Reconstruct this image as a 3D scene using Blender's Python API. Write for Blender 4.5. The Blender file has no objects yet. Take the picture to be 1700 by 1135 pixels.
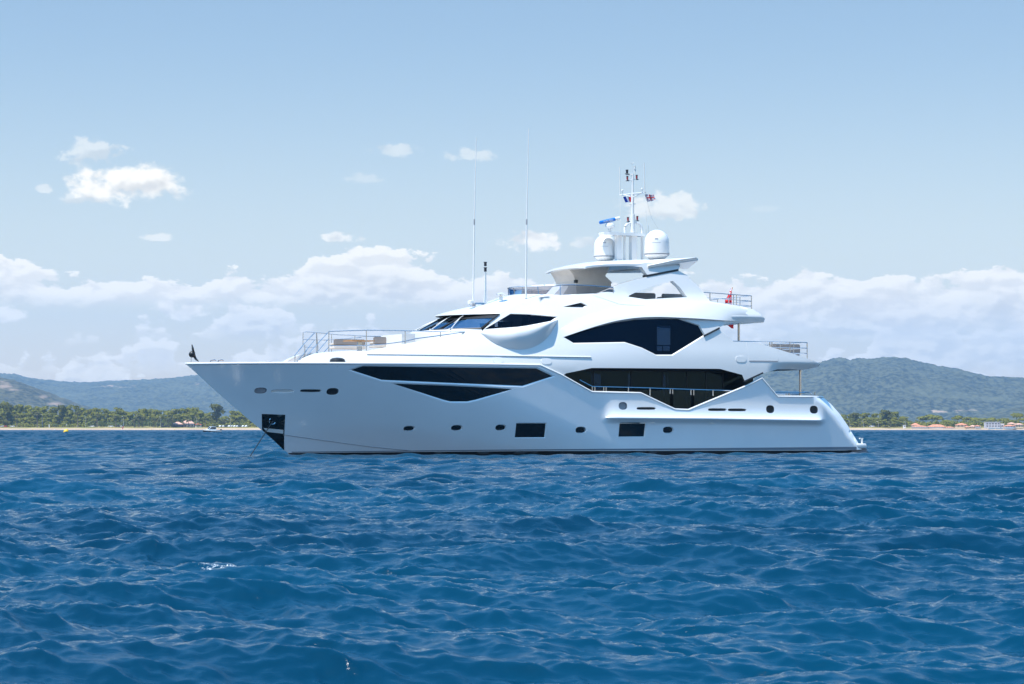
import bpy, bmesh, math, random
import numpy as np
from mathutils import Vector, Matrix
from mathutils.geometry import delaunay_2d_cdt

R = math.radians
SC = bpy.context.scene
COL = SC.collection
random.seed(7)

# ------------------------------------------------------------------ camera
YAW = R(25.0)                 # the yacht lies along +X (bow at 0, stern at 40); the camera looks past its port bow quarter
SA, CA = math.sin(YAW), math.cos(YAW)
F = 3900.0                    # focal length in photo pixels (1700 wide)
CX0, HOR = 850.0, 710.5       # principal column and horizon row
CAMH = 1.5
u1, u2 = (308 - CX0) / F, (1442 - CX0) / F
_A = np.array([[-CA + u1 * SA, SA + u1 * CA], [-CA + u2 * SA, SA + u2 * CA]])
_b = np.array([0.0, u2 * (40 * SA - 3.0 * CA) - (40 * CA + 3.0 * SA)])
CAMX, CAMY = np.linalg.solve(_A, _b)
cam_d = bpy.data.cameras.new("camera")
cam = bpy.data.objects.new("camera", cam_d)
COL.objects.link(cam)
cam.location = (CAMX, CAMY, CAMH)
cam.rotation_euler = (R(90), 0, -YAW)
cam_d.sensor_width = 36
cam_d.lens = F / 1700 * 36
cam_d.shift_y = (HOR - 567.5) / 1700
cam_d.clip_start = 0.1
cam_d.clip_end = 40000
cam_d.dof.use_dof = True
cam_d.dof.focus_distance = 130
cam_d.dof.aperture_fstop = 11.0
SC.camera = cam

# ------------------------------------------------------------------ sun, sky, exposure
SUN = Vector((-0.38, -0.11, 0.92)).normalized()      # towards the sun
sun_el = math.asin(SUN.z)
sd = bpy.data.lights.new("sun", 'SUN')
sd.energy = 4.4
sd.angle = R(0.53)
sd.color = (1.0, 0.955, 0.90)
so = bpy.data.objects.new("sun", sd)
so.rotation_euler = SUN.to_track_quat('Z', 'Y').to_euler()
so.location = (0, 0, 60)
COL.objects.link(so)
SC.view_settings.view_transform = 'Standard'
SC.view_settings.look = 'None'
SC.view_settings.gamma = 1
SC.view_settings.exposure = 0.7
SC.view_settings.use_curve_mapping = False
SC.cycles.max_bounces = 8
SC.cycles.transparent_max_bounces = 12
SC.cycles.volume_bounces = 0
SC.cycles.caustics_reflective = True      # light the sea throws up on to the hull
SC.cycles.blur_glossy = 1.0
SC.cycles.sample_clamp_indirect = 8.0
SC.cycles.sample_clamp_direct = 3.0
SC.cycles.caustics_refractive = False
SKY_STRENGTH = 0.15


class NT:
    """small node-tree helper"""
    def __init__(s, nt):
        s.nt = nt; s.n = nt.nodes; s.l = nt.links

    def node(s, t, **kw):
        n = s.n.new(t)
        for k, v in kw.items(): setattr(n, k, v)
        return n

    def put(s, sock, v):
        if isinstance(v, bpy.types.NodeSocket): s.l.new(v, sock)
        elif v is not None: sock.default_value = v

    def m(s, op, a, b=None, c=None, clamp=False):
        n = s.node('ShaderNodeMath', operation=op, use_clamp=clamp)
        for i, v in enumerate((a, b, c)):
            if v is not None: s.put(n.inputs[i], v)
        return n.outputs[0]

    def comb(s, x, y, z):
        n = s.node('ShaderNodeCombineXYZ')
        for i, v in enumerate((x, y, z)): s.put(n.inputs[i], v)
        return n.outputs[0]

    def noise(s, vec, scale, detail=5, rough=0.55, dist=0.0, lac=2.0):
        n = s.node('ShaderNodeTexNoise')
        s.put(n.inputs['Vector'], vec)
        n.inputs['Scale'].default_value = scale
        n.inputs['Detail'].default_value = detail
        n.inputs['Roughness'].default_value = rough
        n.inputs['Lacunarity'].default_value = lac
        n.inputs['Distortion'].default_value = dist
        return n.outputs['Fac']

    def ss(s, v, lo, hi, a=0.0, b=1.0):
        n = s.node('ShaderNodeMapRange', interpolation_type='SMOOTHSTEP')
        s.put(n.inputs[0], v)
        for i, x in enumerate((lo, hi, a, b)): s.put(n.inputs[i + 1], x)
        return n.outputs[0]

    def mix(s, f, a, b):
        n = s.node('ShaderNodeMix', data_type='RGBA')
        s.put(n.inputs[0], f)
        for sock, v in ((n.inputs[6], a), (n.inputs[7], b)):
            if isinstance(v, tuple) and len(v) == 3: v = (*v, 1)
            s.put(sock, v)
        return n.outputs[2]

    def curve(s, v, pts):
        n = s.node('ShaderNodeFloatCurve')
        c = n.mapping.curves[0]
        pts = sorted(pts)
        while len(c.points) < len(pts): c.points.new(0.5, 0.5)
        for p, (x, y) in zip(c.points, pts):
            p.location = (x, y); p.handle_type = 'AUTO'
        n.mapping.use_clip = False
        n.mapping.update()
        s.put(n.inputs['Value'], v)
        return n.outputs[0]


def build_world():
    w = bpy.data.worlds.new("World")
    SC.world = w
    w.use_nodes = True
    T = NT(w.node_tree)
    T.n.clear()
    out = T.node('ShaderNodeOutputWorld')
    bg = T.node('ShaderNodeBackground')
    T.l.new(bg.outputs[0], out.inputs[0])
    sky = T.node('ShaderNodeTexSky', sky_type='NISHITA')
    sky.sun_disc = False
    sky.sun_elevation = sun_el
    sky.sun_rotation = math.atan2(SUN.x, SUN.y)
    sky.altitude = 0
    sky.air_density = 1.0
    sky.dust_density = 0.5
    sky.ozone_density = 2.2
    tc = T.node('ShaderNodeTexCoord')
    sep = T.node('ShaderNodeSeparateXYZ')
    T.l.new(tc.outputs['Generated'], sep.inputs[0])
    x, y, z = sep.outputs
    az = T.m('ARCTAN2', x, y)                      # compass angle of the sky direction
    hz = T.m('SQRT', T.m('ADD', T.m('MULTIPLY', x, x), T.m('MULTIPLY', y, y)))
    el = T.m('ARCTAN2', z, hz)
    # cloud layout in degrees: a = compass angle about the view's middle heading, e = elevation
    DEG = 180 / math.pi
    a = T.m('MULTIPLY', T.m('SUBTRACT', az, YAW), DEG)
    e = T.m('MULTIPLY', el, DEG)
    k = 57.2958 / F

    def pa(px): return (px - CX0) * k
    def pe(py): return (HOR - py) * k
    an = T.m('MULTIPLY_ADD', a, 1 / 26.0, 0.5)     # 0..1 across +-13 degrees

    def A(px): return pa(px) / 26 + 0.5
    E0 = 10.0
    bank = [(-60, 430), (0, 420), (40, 432), (90, 455), (120, 463), (200, 462), (250, 472), (330, 468), (400, 452), (440, 462), (520, 428), (600, 408), (650, 405), (690, 428), (770, 450), (830, 452), (860, 462), (1000, 468),
            (1150, 470), (1200, 458), (1270, 462), (1330, 447), (1400, 455), (1480, 452), (1560, 455), (1620, 440), (1650, 436), (1700, 446), (1760, 450)]
    top1 = T.m('MULTIPLY', T.curve(an, [(A(p), pe(q) / E0) for p, q in bank]), E0)
    rightside = T.ss(a, 2.5, 6.0)
    n1 = n2 = None
    layers = []

    def row(seed, top, base, soft, scale, amp, shade_h, cover):
        v1 = T.comb(a, T.m('MULTIPLY', e, 2.0), seed)
        v2 = T.comb(T.m('ADD', a, -0.10), T.m('ADD', T.m('MULTIPLY', e, 2.0), 0.28), seed)
        f1 = T.noise(v1, scale, 9, 0.6, 0.1)
        bil = T.m('MULTIPLY', T.m('SUBTRACT', f1, 0.5), amp)
        dt = T.m('ADD', T.m('SUBTRACT', top, e), bil)
        den = T.m('MULTIPLY', T.ss(dt, 0.0, soft), T.ss(T.m('ADD', T.m('SUBTRACT', e, base), T.m('MULTIPLY', bil, 0.35)), -0.22, 0.30))
        g1 = T.noise(v1, scale, 4, 0.5, 0.1); g2 = T.noise(v2, scale, 4, 0.5, 0.1)
        rel = T.m('SUBTRACT', g1, g2)
        lit = T.m('ADD', T.ss(rel, -0.075, 0.085, 0.0, 0.68), T.ss(dt, shade_h, 0.04, 0.02, 0.52), clamp=True)
        return T.m('MULTIPLY', den, cover), lit

    def lowtop(seed, base_px, h, thr, sc):
        q = T.noise(T.comb(a, seed, seed * 2.3), sc, 3, 0.55)
        return T.m('MULTIPLY_ADD', T.m('SUBTRACT', q, thr), h, pe(base_px))
    r3 = row(31.7, T.m('ADD', lowtop(4.1, 668, 5.0, 0.44, 0.55), T.m('MULTIPLY', rightside, 0.15)), pe(672), 0.16, 1.15, 1.9, 0.7, 0.8)
    r2 = row(17.3, T.m('ADD', lowtop(8.9, 622, 5.5, 0.45, 0.42), T.m('MULTIPLY', rightside, 0.35)), pe(618), 0.14, 0.95, 2.1, 0.8, 0.88)
    r1b = row(47.9, T.m('ADD', lowtop(12.2, 566, 5.5, 0.47, 0.45), T.m('MULTIPLY', rightside, 0.55)), pe(562), 0.14, 0.95, 2.1, 0.8, 0.88)
    r1 = row(3.7, T.m('ADD', top1, -0.05), T.m('MULTIPLY_ADD', rightside, -0.45, pe(508)), 0.09, 0.85, 2.0, 1.1, 1.0)
    dens_bank = None
    vec = T.comb(a, T.m('MULTIPLY', e, 1.5), 3.7)
    vecs = T.comb(T.m('ADD', a, -0.10), T.m('ADD', T.m('MULTIPLY', e, 1.5), 0.26), 3.7)
    n1 = T.noise(vec, 0.8, 9, 0.62, 0.15); n2 = T.noise(vecs, 0.8, 3, 0.5, 0.15); n1s = T.noise(vec, 0.8, 3, 0.5, 0.15)
    shade_p = T.ss(T.m('SUBTRACT', n1s, n2), -0.13, 0.06)
    # free-floating puffs: (column, row, half-width, half-height, density)
    puffs = [(218, 316, 112, 48, 1.0), (165, 268, 62, 34, 0.45), (140, 338, 30, 14, 0.5), (82, 323, 20, 9, .45), (262, 398, 32, 9, 0.55), (573, 397, 42, 13, .8), (882, 402, 66, 25, 0.95),
             (1095, 348, 76, 34, .62), (655, 255, 50, 16, .36), (783, 260, 50, 16, .36), (605, 300, 35, 12, .22), (310, 520, 62, 20, .9), (25, 530, 34, 18, .9),
             (1270, 350, 30, 8, .12), (980, 405, 40, 14, .5)]
    n4 = T.noise(vec, 2.6, 6, 0.6, 0.1)
    pd = None
    for (px, py, rx, ry, d) in puffs:
        du = T.m('MULTIPLY', T.m('SUBTRACT', a, pa(px)), 1 / (rx * k))
        dv = T.m('MULTIPLY', T.m('SUBTRACT', e, pe(py)), 1 / (ry * k))
        dvb = T.m('MULTIPLY', T.m('MINIMUM', dv, 0.0), 1.0)                # flatter base
        q = T.m('ADD', T.m('MULTIPLY', du, du), T.m('ADD', T.m('MULTIPLY', dv, dv), T.m('MULTIPLY', dvb, dvb)))
        c = T.m('ADD', T.m('SUBTRACT', 1.0, q), T.m('ADD', T.m('MULTIPLY', T.m('SUBTRACT', n1, 0.5), 2.4), T.m('MULTIPLY', T.m('SUBTRACT', n4, 0.5), 3.2 if rx < 80 else 1.6)))
        c = T.m('MULTIPLY', T.ss(c, 0.15, 0.80), d)
        pd = c if pd is None else T.m('MAXIMUM', pd, c)
    # plain scattered cloud for every direction outside the framed part of the sky
    gen = T.noise(T.comb(T.m('MULTIPLY', x, 3.0), T.m('MULTIPLY', y, 3.0), T.m('MULTIPLY', z, 7.0)), 1.3, 7, 0.6, 0.2)
    outside = T.ss(T.m('ABSOLUTE', a), 13.0, 18.0)
    dens_gen = T.m('MULTIPLY', T.ss(gen, 0.54, 0.70), T.ss(e, 14.0, 4.0))
    above = T.ss(e, -0.3, 0.0)
    inside_ = T.m('SUBTRACT', 1.0, outside)
    tint = T.node('ShaderNodeMix', data_type='RGBA', blend_type='MULTIPLY')
    tint.inputs[0].default_value = 1.0
    T.l.new(sky.outputs[0], tint.inputs[6])
    t1 = T.mix(T.ss(e, 3.0, 10.5), SKY_LOW, SKY_MID)
    T.l.new(T.mix(T.ss(e, 10.0, 32.0), t1, SKY_HIGH), tint.inputs[7])
    col = tint.outputs[2]
    shade_g = T.ss(gen, 0.5, 0.7)
    for den, lt in ((dens_gen, shade_g), r3, r2, r1b, r1, (pd, shade_p)):
        w_ = outside if den is dens_gen else inside_
        dd = T.m('MULTIPLY', T.m('MULTIPLY', den, w_), T.m('MULTIPLY', above, 0.9))
        col = T.mix(dd, col, T.mix(lt, CLOUD_SHADE, CLOUD_LIT))
    T.l.new(col, bg.inputs[0])
    bg.inputs[1].default_value = SKY_STRENGTH
    return w


SKY_LOW = (0.84, 0.675, 0.54)
SKY_MID = (0.60, 0.575, 0.535)
SKY_HIGH = (0.50, 1.18, 1.40)
CLOUD_LIT = (6.2, 5.6, 4.55)
CLOUD_SHADE = (4.1, 3.75, 3.1)
build_world()


# ------------------------------------------------------------------ helpers
def tag(o, label=None, cat=None, group=None, kind=None):
    if label: o["label"] = label
    if cat: o["category"] = cat
    if group: o["group"] = group
    if kind: o["kind"] = kind
    return o


def empty(name, loc=(0, 0, 0), rz=0.0):
    o = bpy.data.objects.new(name, None)
    COL.objects.link(o)
    o.location = loc
    o.rotation_euler = (0, 0, rz)
    return o


def obj(name, verts, faces, mat, parent=None, smooth=False, loc=None):
    me = bpy.data.meshes.new(name)
    me.from_pydata([tuple(map(float, v)) for v in verts], [], [tuple(f) for f in faces])
    me.validate()
    if smooth: me.shade_smooth()
    for m_ in (mat if isinstance(mat, (list, tuple)) else [mat]): me.materials.append(m_)
    o = bpy.data.objects.new(name, me)
    COL.objects.link(o)
    if parent: o.parent = parent
    if loc: o.location = loc
    return o


class MB:
    """collects simple solids into one mesh"""
    def __init__(s): s.v = []; s.f = []; s.mi = []; s.cur = 0

    def add(s, vs, fs):
        n = len(s.v)
        s.v += [tuple(v) for v in vs]
        s.f += [tuple(i + n for i in f) for f in fs]
        s.mi += [s.cur] * len(fs)
        return s

    def box(s, x0, x1, y0, y1, z0, z1):
        return s.add([(x, y, z) for z in (z0, z1) for y in (y0, y1) for x in (x0, x1)],
                     [(0, 2, 3, 1), (4, 5, 7, 6), (0, 1, 5, 4), (2, 6, 7, 3), (0, 4, 6, 2), (1, 3, 7, 5)])

    def tube(s, pts, r, n=8, cap=True):
        pts = [Vector(p) for p in pts]
        rs = r if isinstance(r, (list, tuple)) else [r] * len(pts)
        rings = []
        for i, p in enumerate(pts):
            a = pts[max(i - 1, 0)]; b = pts[min(i + 1, len(pts) - 1)]
            d = (b - a)
            if d.length < 1e-9: d = Vector((0, 0, 1))
            d.normalize()
            up = Vector((0, 0, 1)) if abs(d.z) < 0.95 else Vector((1, 0, 0))
            e1 = d.cross(up).normalized(); e2 = d.cross(e1)
            k = 1.0
            if 0 < i < len(pts) - 1:
                c = (p - a).normalized().dot((b - p).normalized())
                k = 1.0 / max(0.5, math.sqrt(max(0.0, (1 + c) / 2)))
            rings.append([p + (e1 * math.cos(2 * math.pi * j / n) + e2 * math.sin(2 * math.pi * j / n)) * rs[i] for j in range(n)])
        vs = [v for ring in rings for v in ring]
        fs = []
        for i in range(len(pts) - 1):
            for j in range(n):
                fs.append((i * n + j, i * n + (j + 1) % n, (i + 1) * n + (j + 1) % n, (i + 1) * n + j))
        if cap:
            fs.append(tuple(range(n))); fs.append(tuple((len(pts) - 1) * n + j for j in reversed(range(n))))
        return s.add(vs, fs)

    def lathe(s, prof, c=(0, 0, 0), n=28):
        vs = []; fs = []
        for r, z in prof:
            for j in range(n):
                t = 2 * math.pi * j / n
                vs.append((c[0] + r * math.cos(t), c[1] + r * math.sin(t), c[2] + z))
        for i in range(len(prof) - 1):
            for j in range(n):
                fs.append((i * n + j, i * n + (j + 1) % n, (i + 1) * n + (j + 1) % n, (i + 1) * n + j))
        fs.append(tuple(reversed(range(n)))); fs.append(tuple((len(prof) - 1) * n + j for j in range(n)))
        return s.add(vs, fs)

    def grid(s, rows):
        """rows: list of equal-length point lists"""
        n = len(rows[0])
        fs = [(i * n + j, i * n + j + 1, (i + 1) * n + j + 1, (i + 1) * n + j) for i in range(len(rows) - 1) for j in range(n - 1)]
        return s.add([p for r_ in rows for p in r_], fs)

    def prism(s, poly, off):
        """closed solid: polygon of 3-D points and the same polygon moved by off (vector or list of points)"""
        n = len(poly)
        A = [Vector(p) for p in poly]
        B = [Vector(p) for p in off] if isinstance(off, list) else [p + Vector(off) for p in A]
        tri = tess(A)
        fs = [t for t in tri] + [tuple(i + n for i in reversed(t)) for t in tri]
        fs += [(i, i + n, (i + 1) % n + n, (i + 1) % n) for i in range(n)]
        return s.add(A + B, fs)

    def build(s, name, mat, parent=None, smooth=False):
        o = obj(name, s.v, s.f, mat, parent, smooth)
        if isinstance(mat, (list, tuple)):
            o.data.polygons.foreach_set('material_index', s.mi)
        if smooth: sharp(o)
        return o


def sharp(o, ang=38):
    try: o.data.set_sharp_from_angle(angle=R(ang))
    except Exception: pass
    return o


def tess(poly):
    from mathutils.geometry import tessellate_polygon
    return [tuple(t) for t in tessellate_polygon([poly])]


# photo pixel -> point on the plane at lateral offset Y of the yacht's frame (starboard is +Y)
def P3(px, py, Y):
    u = (px - CX0) / F
    # lat = dx*CA - dy*SA ; dep = dx*SA + dy*CA ; lat = u*dep
    dy = Y - CAMY
    dx = dy * (u * CA + SA) / (CA - u * SA)
    dep = dx * SA + dy * CA
    return Vector((CAMX + dx, Y, CAMH + (HOR - py) * dep / F))


def onto(surf, px, py):
    """point of the port-side surface Y = -surf(X, z) seen at that pixel"""
    Y = -3.4
    for _ in range(12):
        p = P3(px, py, Y)
        Y = 0.4 * Y - 0.6 * surf(p.x, p.z)
    return P3(px, py, Y)


def xz(surf, pts): return [(lambda p: (p.x, p.z))(onto(surf, *q)) for q in pts]


def at(px, depth, z=0.0):
    """world point at that depth along the view heading, under photo column px"""
    lat = (px - CX0) / F * depth
    return Vector((CAMX + depth * SA + lat * CA, CAMY + depth * CA - lat * SA, z))


def zat(py, depth): return CAMH + (HOR - py) * depth / F


def inside(poly, x, y):
    c = False
    n = len(poly)
    j = n - 1
    for i in range(n):
        xi, yi = poly[i]; xj, yj = poly[j]
        if (yi > y) != (yj > y) and x < (xj - xi) * (y - yi) / (yj - yi) + xi: c = not c
        j = i
    return c


def subdiv(poly, step, closed=True):
    out = []
    n = len(poly)
    for i in range(n if closed else n - 1):
        a = poly[i]; b = poly[(i + 1) % n]
        k = max(1, int(math.dist(a, b) / step))
        for t in range(k): out.append((a[0] + (b[0] - a[0]) * t / k, a[1] + (b[1] - a[1]) * t / k))
    if not closed: out.append(poly[-1])
    return out


def area(poly): return 0.5 * sum(poly[i][0] * poly[(i + 1) % len(poly)][1] - poly[(i + 1) % len(poly)][0] * poly[i][1] for i in range(len(poly)))


def offset(poly, d):
    """mitred polygon offset, d > 0 grows it"""
    if area(poly) < 0: poly = poly[::-1]
    n = len(poly); out = []
    for i in range(n):
        p0 = Vector(poly[i - 1]); p1 = Vector(poly[i]); p2 = Vector(poly[(i + 1) % n])
        e1 = (p1 - p0).normalized(); e2 = (p2 - p1).normalized()
        n1 = Vector((e1.y, -e1.x)); n2 = Vector((e2.y, -e2.x))
        m_ = (n1 + n2)
        if m_.length < 1e-6: m_ = n1
        m_.normalize()
        k = min(2.5, 1 / max(0.2, m_.dot(n1)))
        q = p1 + m_ * d * k
        out.append((q.x, q.y))
    return out


def panel(outline, holes, step, zstep=None, extra=(), avoid=None):
    """constrained triangulation of a flat (X, z) region -> 2-D points and triangles"""
    zstep = zstep or step
    loops = [subdiv(outline, min(step, zstep))] + [subdiv(h, min(step, zstep) * 0.7) for h in holes]
    pts = []; edges = []
    for lp in loops:
        n0 = len(pts)
        pts += [Vector(p) for p in lp]
        edges += [(n0 + i, n0 + (i + 1) % len(lp)) for i in range(len(lp))]
    xs = [p[0] for p in outline]; zs = [p[1] for p in outline]
    segs = np.array([[*pts[a], *pts[b]] for a, b in edges])

    def clear(x, z, d):
        ax, az_, bx, bz = segs.T
        vx, vz = bx - ax, bz - az_
        t = np.clip(((x - ax) * vx + (z - az_) * vz) / np.maximum(vx * vx + vz * vz, 1e-12), 0, 1)
        return np.min((ax + t * vx - x) ** 2 + (az_ + t * vz - z) ** 2) > d * d

    def ok(x, z, d): return inside(outline, x, z) and not any(inside(h, x, z) for h in holes) and clear(x, z, d)
    x = min(xs) + step * 0.5
    while x < max(xs):
        z = min(zs) + zstep * 0.5
        while z < max(zs):
            if not (avoid and avoid(x, z)) and ok(x, z, 0.45 * min(step, zstep)): pts.append(Vector((x, z)))
            z += zstep
        x += step
    for (x, z) in extra:
        if ok(x, z, 0.02): pts.append(Vector((x, z)))
    v, e, f, *_ = delaunay_2d_cdt(pts, edges, [], 0, 1e-5)
    out = []
    for t in f:
        cx = sum(v[i][0] for i in t) / len(t); cz = sum(v[i][1] for i in t) / len(t)
        if inside(outline, cx, cz) and not any(inside(h, cx, cz) for h in holes): out.append(tuple(t))
    return [(p[0], p[1]) for p in v], out


def skin(name, surf, outline, holes, mat, parent, step=0.3, zstep=0.15, extra=(), off=0.0, both=True, smooth=True, avoid=None):
    """port-side sheet Y = -(surf+off) and its starboard mirror in one mesh"""
    v, f = panel(outline, holes, step, zstep, extra, avoid)
    P = [(x, -(surf(x, z) + off), z) for x, z in v]
    n = len(P)
    V = list(P); Fc = [tuple(reversed(t)) if tri_up(v, t) else t for t in f]
    Fc = [t if tri_up(v, t) else tuple(reversed(t)) for t in f]
    FF = list(Fc)
    if both:
        V += [(x, -y, z) for x, y, z in P]
        FF += [tuple(i + n for i in reversed(t)) for t in Fc]
    o = obj(name, V, FF, mat, parent, smooth)
    return o


def tri_up(v, t):
    a, b, c = (v[i] for i in t[:3])
    return (b[0] - a[0]) * (c[1] - a[1]) - (b[1] - a[1]) * (c[0] - a[0]) > 0


def window(name, surf, poly, parent, mat, frame_mat, depth=0.06, bevel=0.06, both=True, frame_name='window_frame', step=0.35, ring=True, push=0.0):
    """recessed pane with a chamfered surround; returns the (grown) hole outline for the skin"""
    if area(poly) < 0: poly = poly[::-1]
    hole = offset(poly, bevel)
    v, f = panel(poly, [], step, step)
    g = MB()
    P = [(x, -(surf(x, z) - depth), z) for x, z in v]
    g.add(P, [t if tri_up(v, t) else t[::-1] for t in f])
    if both: g.add([(x, -y, z) for x, y, z in P], [t[::-1] if tri_up(v, t) else t for t in f])
    w = g.build(name, mat, parent, True)
    if ring:
        r_ = MB()
        A = subdiv_pair(poly, hole, 0.3)
        for s_ in ((1, -1) if both else (1,)):
            rows = [[(x, -s_ * (surf(x, z) - depth), z) for x, z in A[0]], [(x, -s_ * (surf(x, z) + push + 0.002), z) for x, z in A[1]]]
            rows = [r2 + r2[:1] for r2 in rows]
            r_.grid(rows)
        r_.build(frame_name, frame_mat, w)
    return hole


def subdiv_pair(a, b, step):
    A = []; B = []
    n = len(a)
    for i in range(n):
        a0, a1, b0, b1 = a[i], a[(i + 1) % n], b[i], b[(i + 1) % n]
        k = max(1, int(math.dist(a0, a1) / step))
        for t in range(k):
            s = t / k
            A.append((a0[0] + (a1[0] - a0[0]) * s, a0[1] + (a1[1] - a0[1]) * s))
            B.append((b0[0] + (b1[0] - b0[0]) * s, b0[1] + (b1[1] - b0[1]) * s))
    return A, B


def oval(cx, cz, w, h, n=20, p=2.6):
    return [(cx + w / 2 * math.copysign(abs(math.cos(t)) ** (2 / p), math.cos(t)), cz + h / 2 * math.copysign(abs(math.sin(t)) ** (2 / p), math.sin(t)))
            for t in [2 * math.pi * i / n for i in range(n)]]


def mirror(pts): return [(p[0], -p[1], p[2]) for p in pts]


def smooth_curve(pts, n):
    """Catmull-Rom through 2-D/3-D points"""
    pts = [Vector(p) for p in pts]
    out = []
    for i in range(len(pts) - 1):
        p0 = pts[max(i - 1, 0)]; p1 = pts[i]; p2 = pts[i + 1]; p3 = pts[min(i + 2, len(pts) - 1)]
        for k in range(n):
            t = k / n
            out.append(tuple(0.5 * ((2 * p1) + (p2 - p0) * t + (2 * p0 - 5 * p1 + 4 * p2 - p3) * t * t + (3 * p1 - p0 - 3 * p2 + p3) * t ** 3)))
    out.append(tuple(pts[-1]))
    return out


# ------------------------------------------------------------------ materials
MATS = {}


def mat(name, base, rough=0.5, metal=0.0, spec=0.5, coat=0.0, var=0.0, vscale=4.0, bump=0.0, bscale=30.0, **kw):
    m_ = bpy.data.materials.new(name)
    m_.use_nodes = True
    T = NT(m_.node_tree)
    b = T.n['Principled BSDF']
    b.inputs['Base Color'].default_value = (*base, 1)
    b.inputs['Roughness'].default_value = rough
    b.inputs['Metallic'].default_value = metal
    b.inputs['Specular IOR Level'].default_value = spec
    b.inputs['Coat Weight'].default_value = coat
    b.inputs['Coat Roughness'].default_value = 0.05
    if var or bump:
        tc = T.node('ShaderNodeTexCoord')
        if var:
            n = T.noise(tc.outputs['Object'], vscale, 6, 0.6)
            f = T.ss(n, 0.3, 0.7)
            T.l.new(T.mix(f, tuple(c * (1 - var) for c in base), tuple(min(1, c * (1 + var)) for c in base)), b.inputs['Base Color'])
        if bump:
            n = T.noise(tc.outputs['Object'], bscale, 5, 0.6)
            bp = T.node('ShaderNodeBump')
            bp.inputs['Strength'].default_value = bump
            bp.inputs['Distance'].default_value = 0.02
            T.l.new(n, bp.inputs['Height'])
            T.l.new(bp.outputs[0], b.inputs['Normal'])
    MATS[name] = m_
    return m_


def tinted(name, tint, coat=0.0, coatcol=(0.55, 0.78, 1.0)):
    m_ = bpy.data.materials.new(name)
    m_.use_nodes = True
    T = NT(m_.node_tree)
    T.n.clear()
    out = T.node('ShaderNodeOutputMaterial')
    tr = T.node('ShaderNodeBsdfTransparent'); tr.inputs[0].default_value = (*tint, 1)
    gl = T.node('ShaderNodeBsdfGlossy'); gl.inputs['Roughness'].default_value = 0.02; gl.inputs[0].default_value = (0.25, 0.50, 0.80, 1)
    fr = T.node('ShaderNodeFresnel'); fr.inputs[0].default_value = 1.36
    mx = T.node('ShaderNodeMixShader')
    T.l.new(fr.outputs[0], mx.inputs[0]); T.l.new(tr.outputs[0], mx.inputs[1]); T.l.new(gl.outputs[0], mx.inputs[2])
    res = mx.outputs[0]
    if coat:
        g2 = T.node('ShaderNodeBsdfGlossy'); g2.inputs['Roughness'].default_value = 0.03; g2.inputs[0].default_value = (*coatcol, 1)
        m2 = T.node('ShaderNodeMixShader'); m2.inputs[0].default_value = coat
        T.l.new(res, m2.inputs[1]); T.l.new(g2.outputs[0], m2.inputs[2]); res = m2.outputs[0]
    T.l.new(res, out.inputs[0])
    MATS[name] = m_
    return m_


WHITE = mat('white_gelcoat', (0.74, 0.735, 0.72), 0.22, coat=0.3, var=0.012, vscale=0.6)
HULLM = mat('pearl_hull_paint', (0.88, 0.885, 0.89), 0.22, metal=0.08, coat=0.5, var=0.015, vscale=0.5)
OFFW = mat('off_white_trim', (0.70, 0.69, 0.66), 0.4)
BLACKG = mat('black_window_glass', (0.006, 0.008, 0.012), 0.03, spec=0.5)
BLACK = mat('black_rubber', (0.012, 0.013, 0.015), 0.45)
ANTI = mat('black_antifouling', (0.01, 0.011, 0.014), 0.5, var=0.3, vscale=2)
GREY = mat('grey_boot_stripe', (0.20, 0.23, 0.27), 0.3)
STEEL = mat('polished_steel', (0.50, 0.52, 0.55), 0.22, metal=1.0)
POCKET = mat('dark_polished_plate', (0.03, 0.045, 0.05), 0.12, metal=0.8)
TEAK = mat('teak', (0.42, 0.21, 0.08), 0.5, var=0.25, vscale=14)
TAUPE = mat('taupe_cushion', (0.27, 0.235, 0.215), 0.85, var=0.06, vscale=3)
CREAM = mat('cream_upholstery', (0.62, 0.56, 0.50), 0.7, var=0.04, vscale=3)
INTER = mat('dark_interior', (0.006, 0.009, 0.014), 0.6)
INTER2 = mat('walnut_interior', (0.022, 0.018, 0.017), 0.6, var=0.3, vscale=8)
GLASS = tinted('tinted_saloon_glass', (0.28, 0.35, 0.43))
SMOKE = tinted('smoked_screen_glass', (0.62, 0.60, 0.62))
BRIDGEG = tinted('bridge_glass', (0.42, 0.47, 0.53))
SCREENG = tinted('coated_windscreen_glass', (0.35, 0.45, 0.55), 0.30, (0.42, 0.68, 0.92))
RED = mat('red_lamp_lens', (0.28, 0.02, 0.03), 0.3)
LENS = mat('dark_lamp_lens', (0.02, 0.025, 0.04), 0.25)
BLUE = mat('blue_radar_bar', (0.01, 0.16, 0.55), 0.35)
GREYR = mat('grey_band', (0.32, 0.32, 0.34), 0.5)

# ------------------------------------------------------------------ the sea
def noise2(x, y, seed, octaves=4, base=1.0, gain=0.5):
    """value noise"""
    out = np.zeros_like(x); amp = 1.0; fr = base; tot = 0
    rng = np.random.default_rng(seed)
    tab = rng.random((256, 256))
    for _ in range(octaves):
        fx = x * fr; fy = y * fr
        i = np.floor(fx).astype(int); j = np.floor(fy).astype(int)
        a = fx - i; b = fy - j
        a = a * a * (3 - 2 * a); b = b * b * (3 - 2 * b)
        i0, j0, i1, j1 = i % 256, j % 256, (i + 1) % 256, (j + 1) % 256
        out += amp * (tab[i0, j0] * (1 - a) * (1 - b) + tab[i1, j0] * a * (1 - b) + tab[i0, j1] * (1 - a) * b + tab[i1, j1] * a * b)
        tot += amp; amp *= gain; fr *= 2.03
    return out / tot


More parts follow.
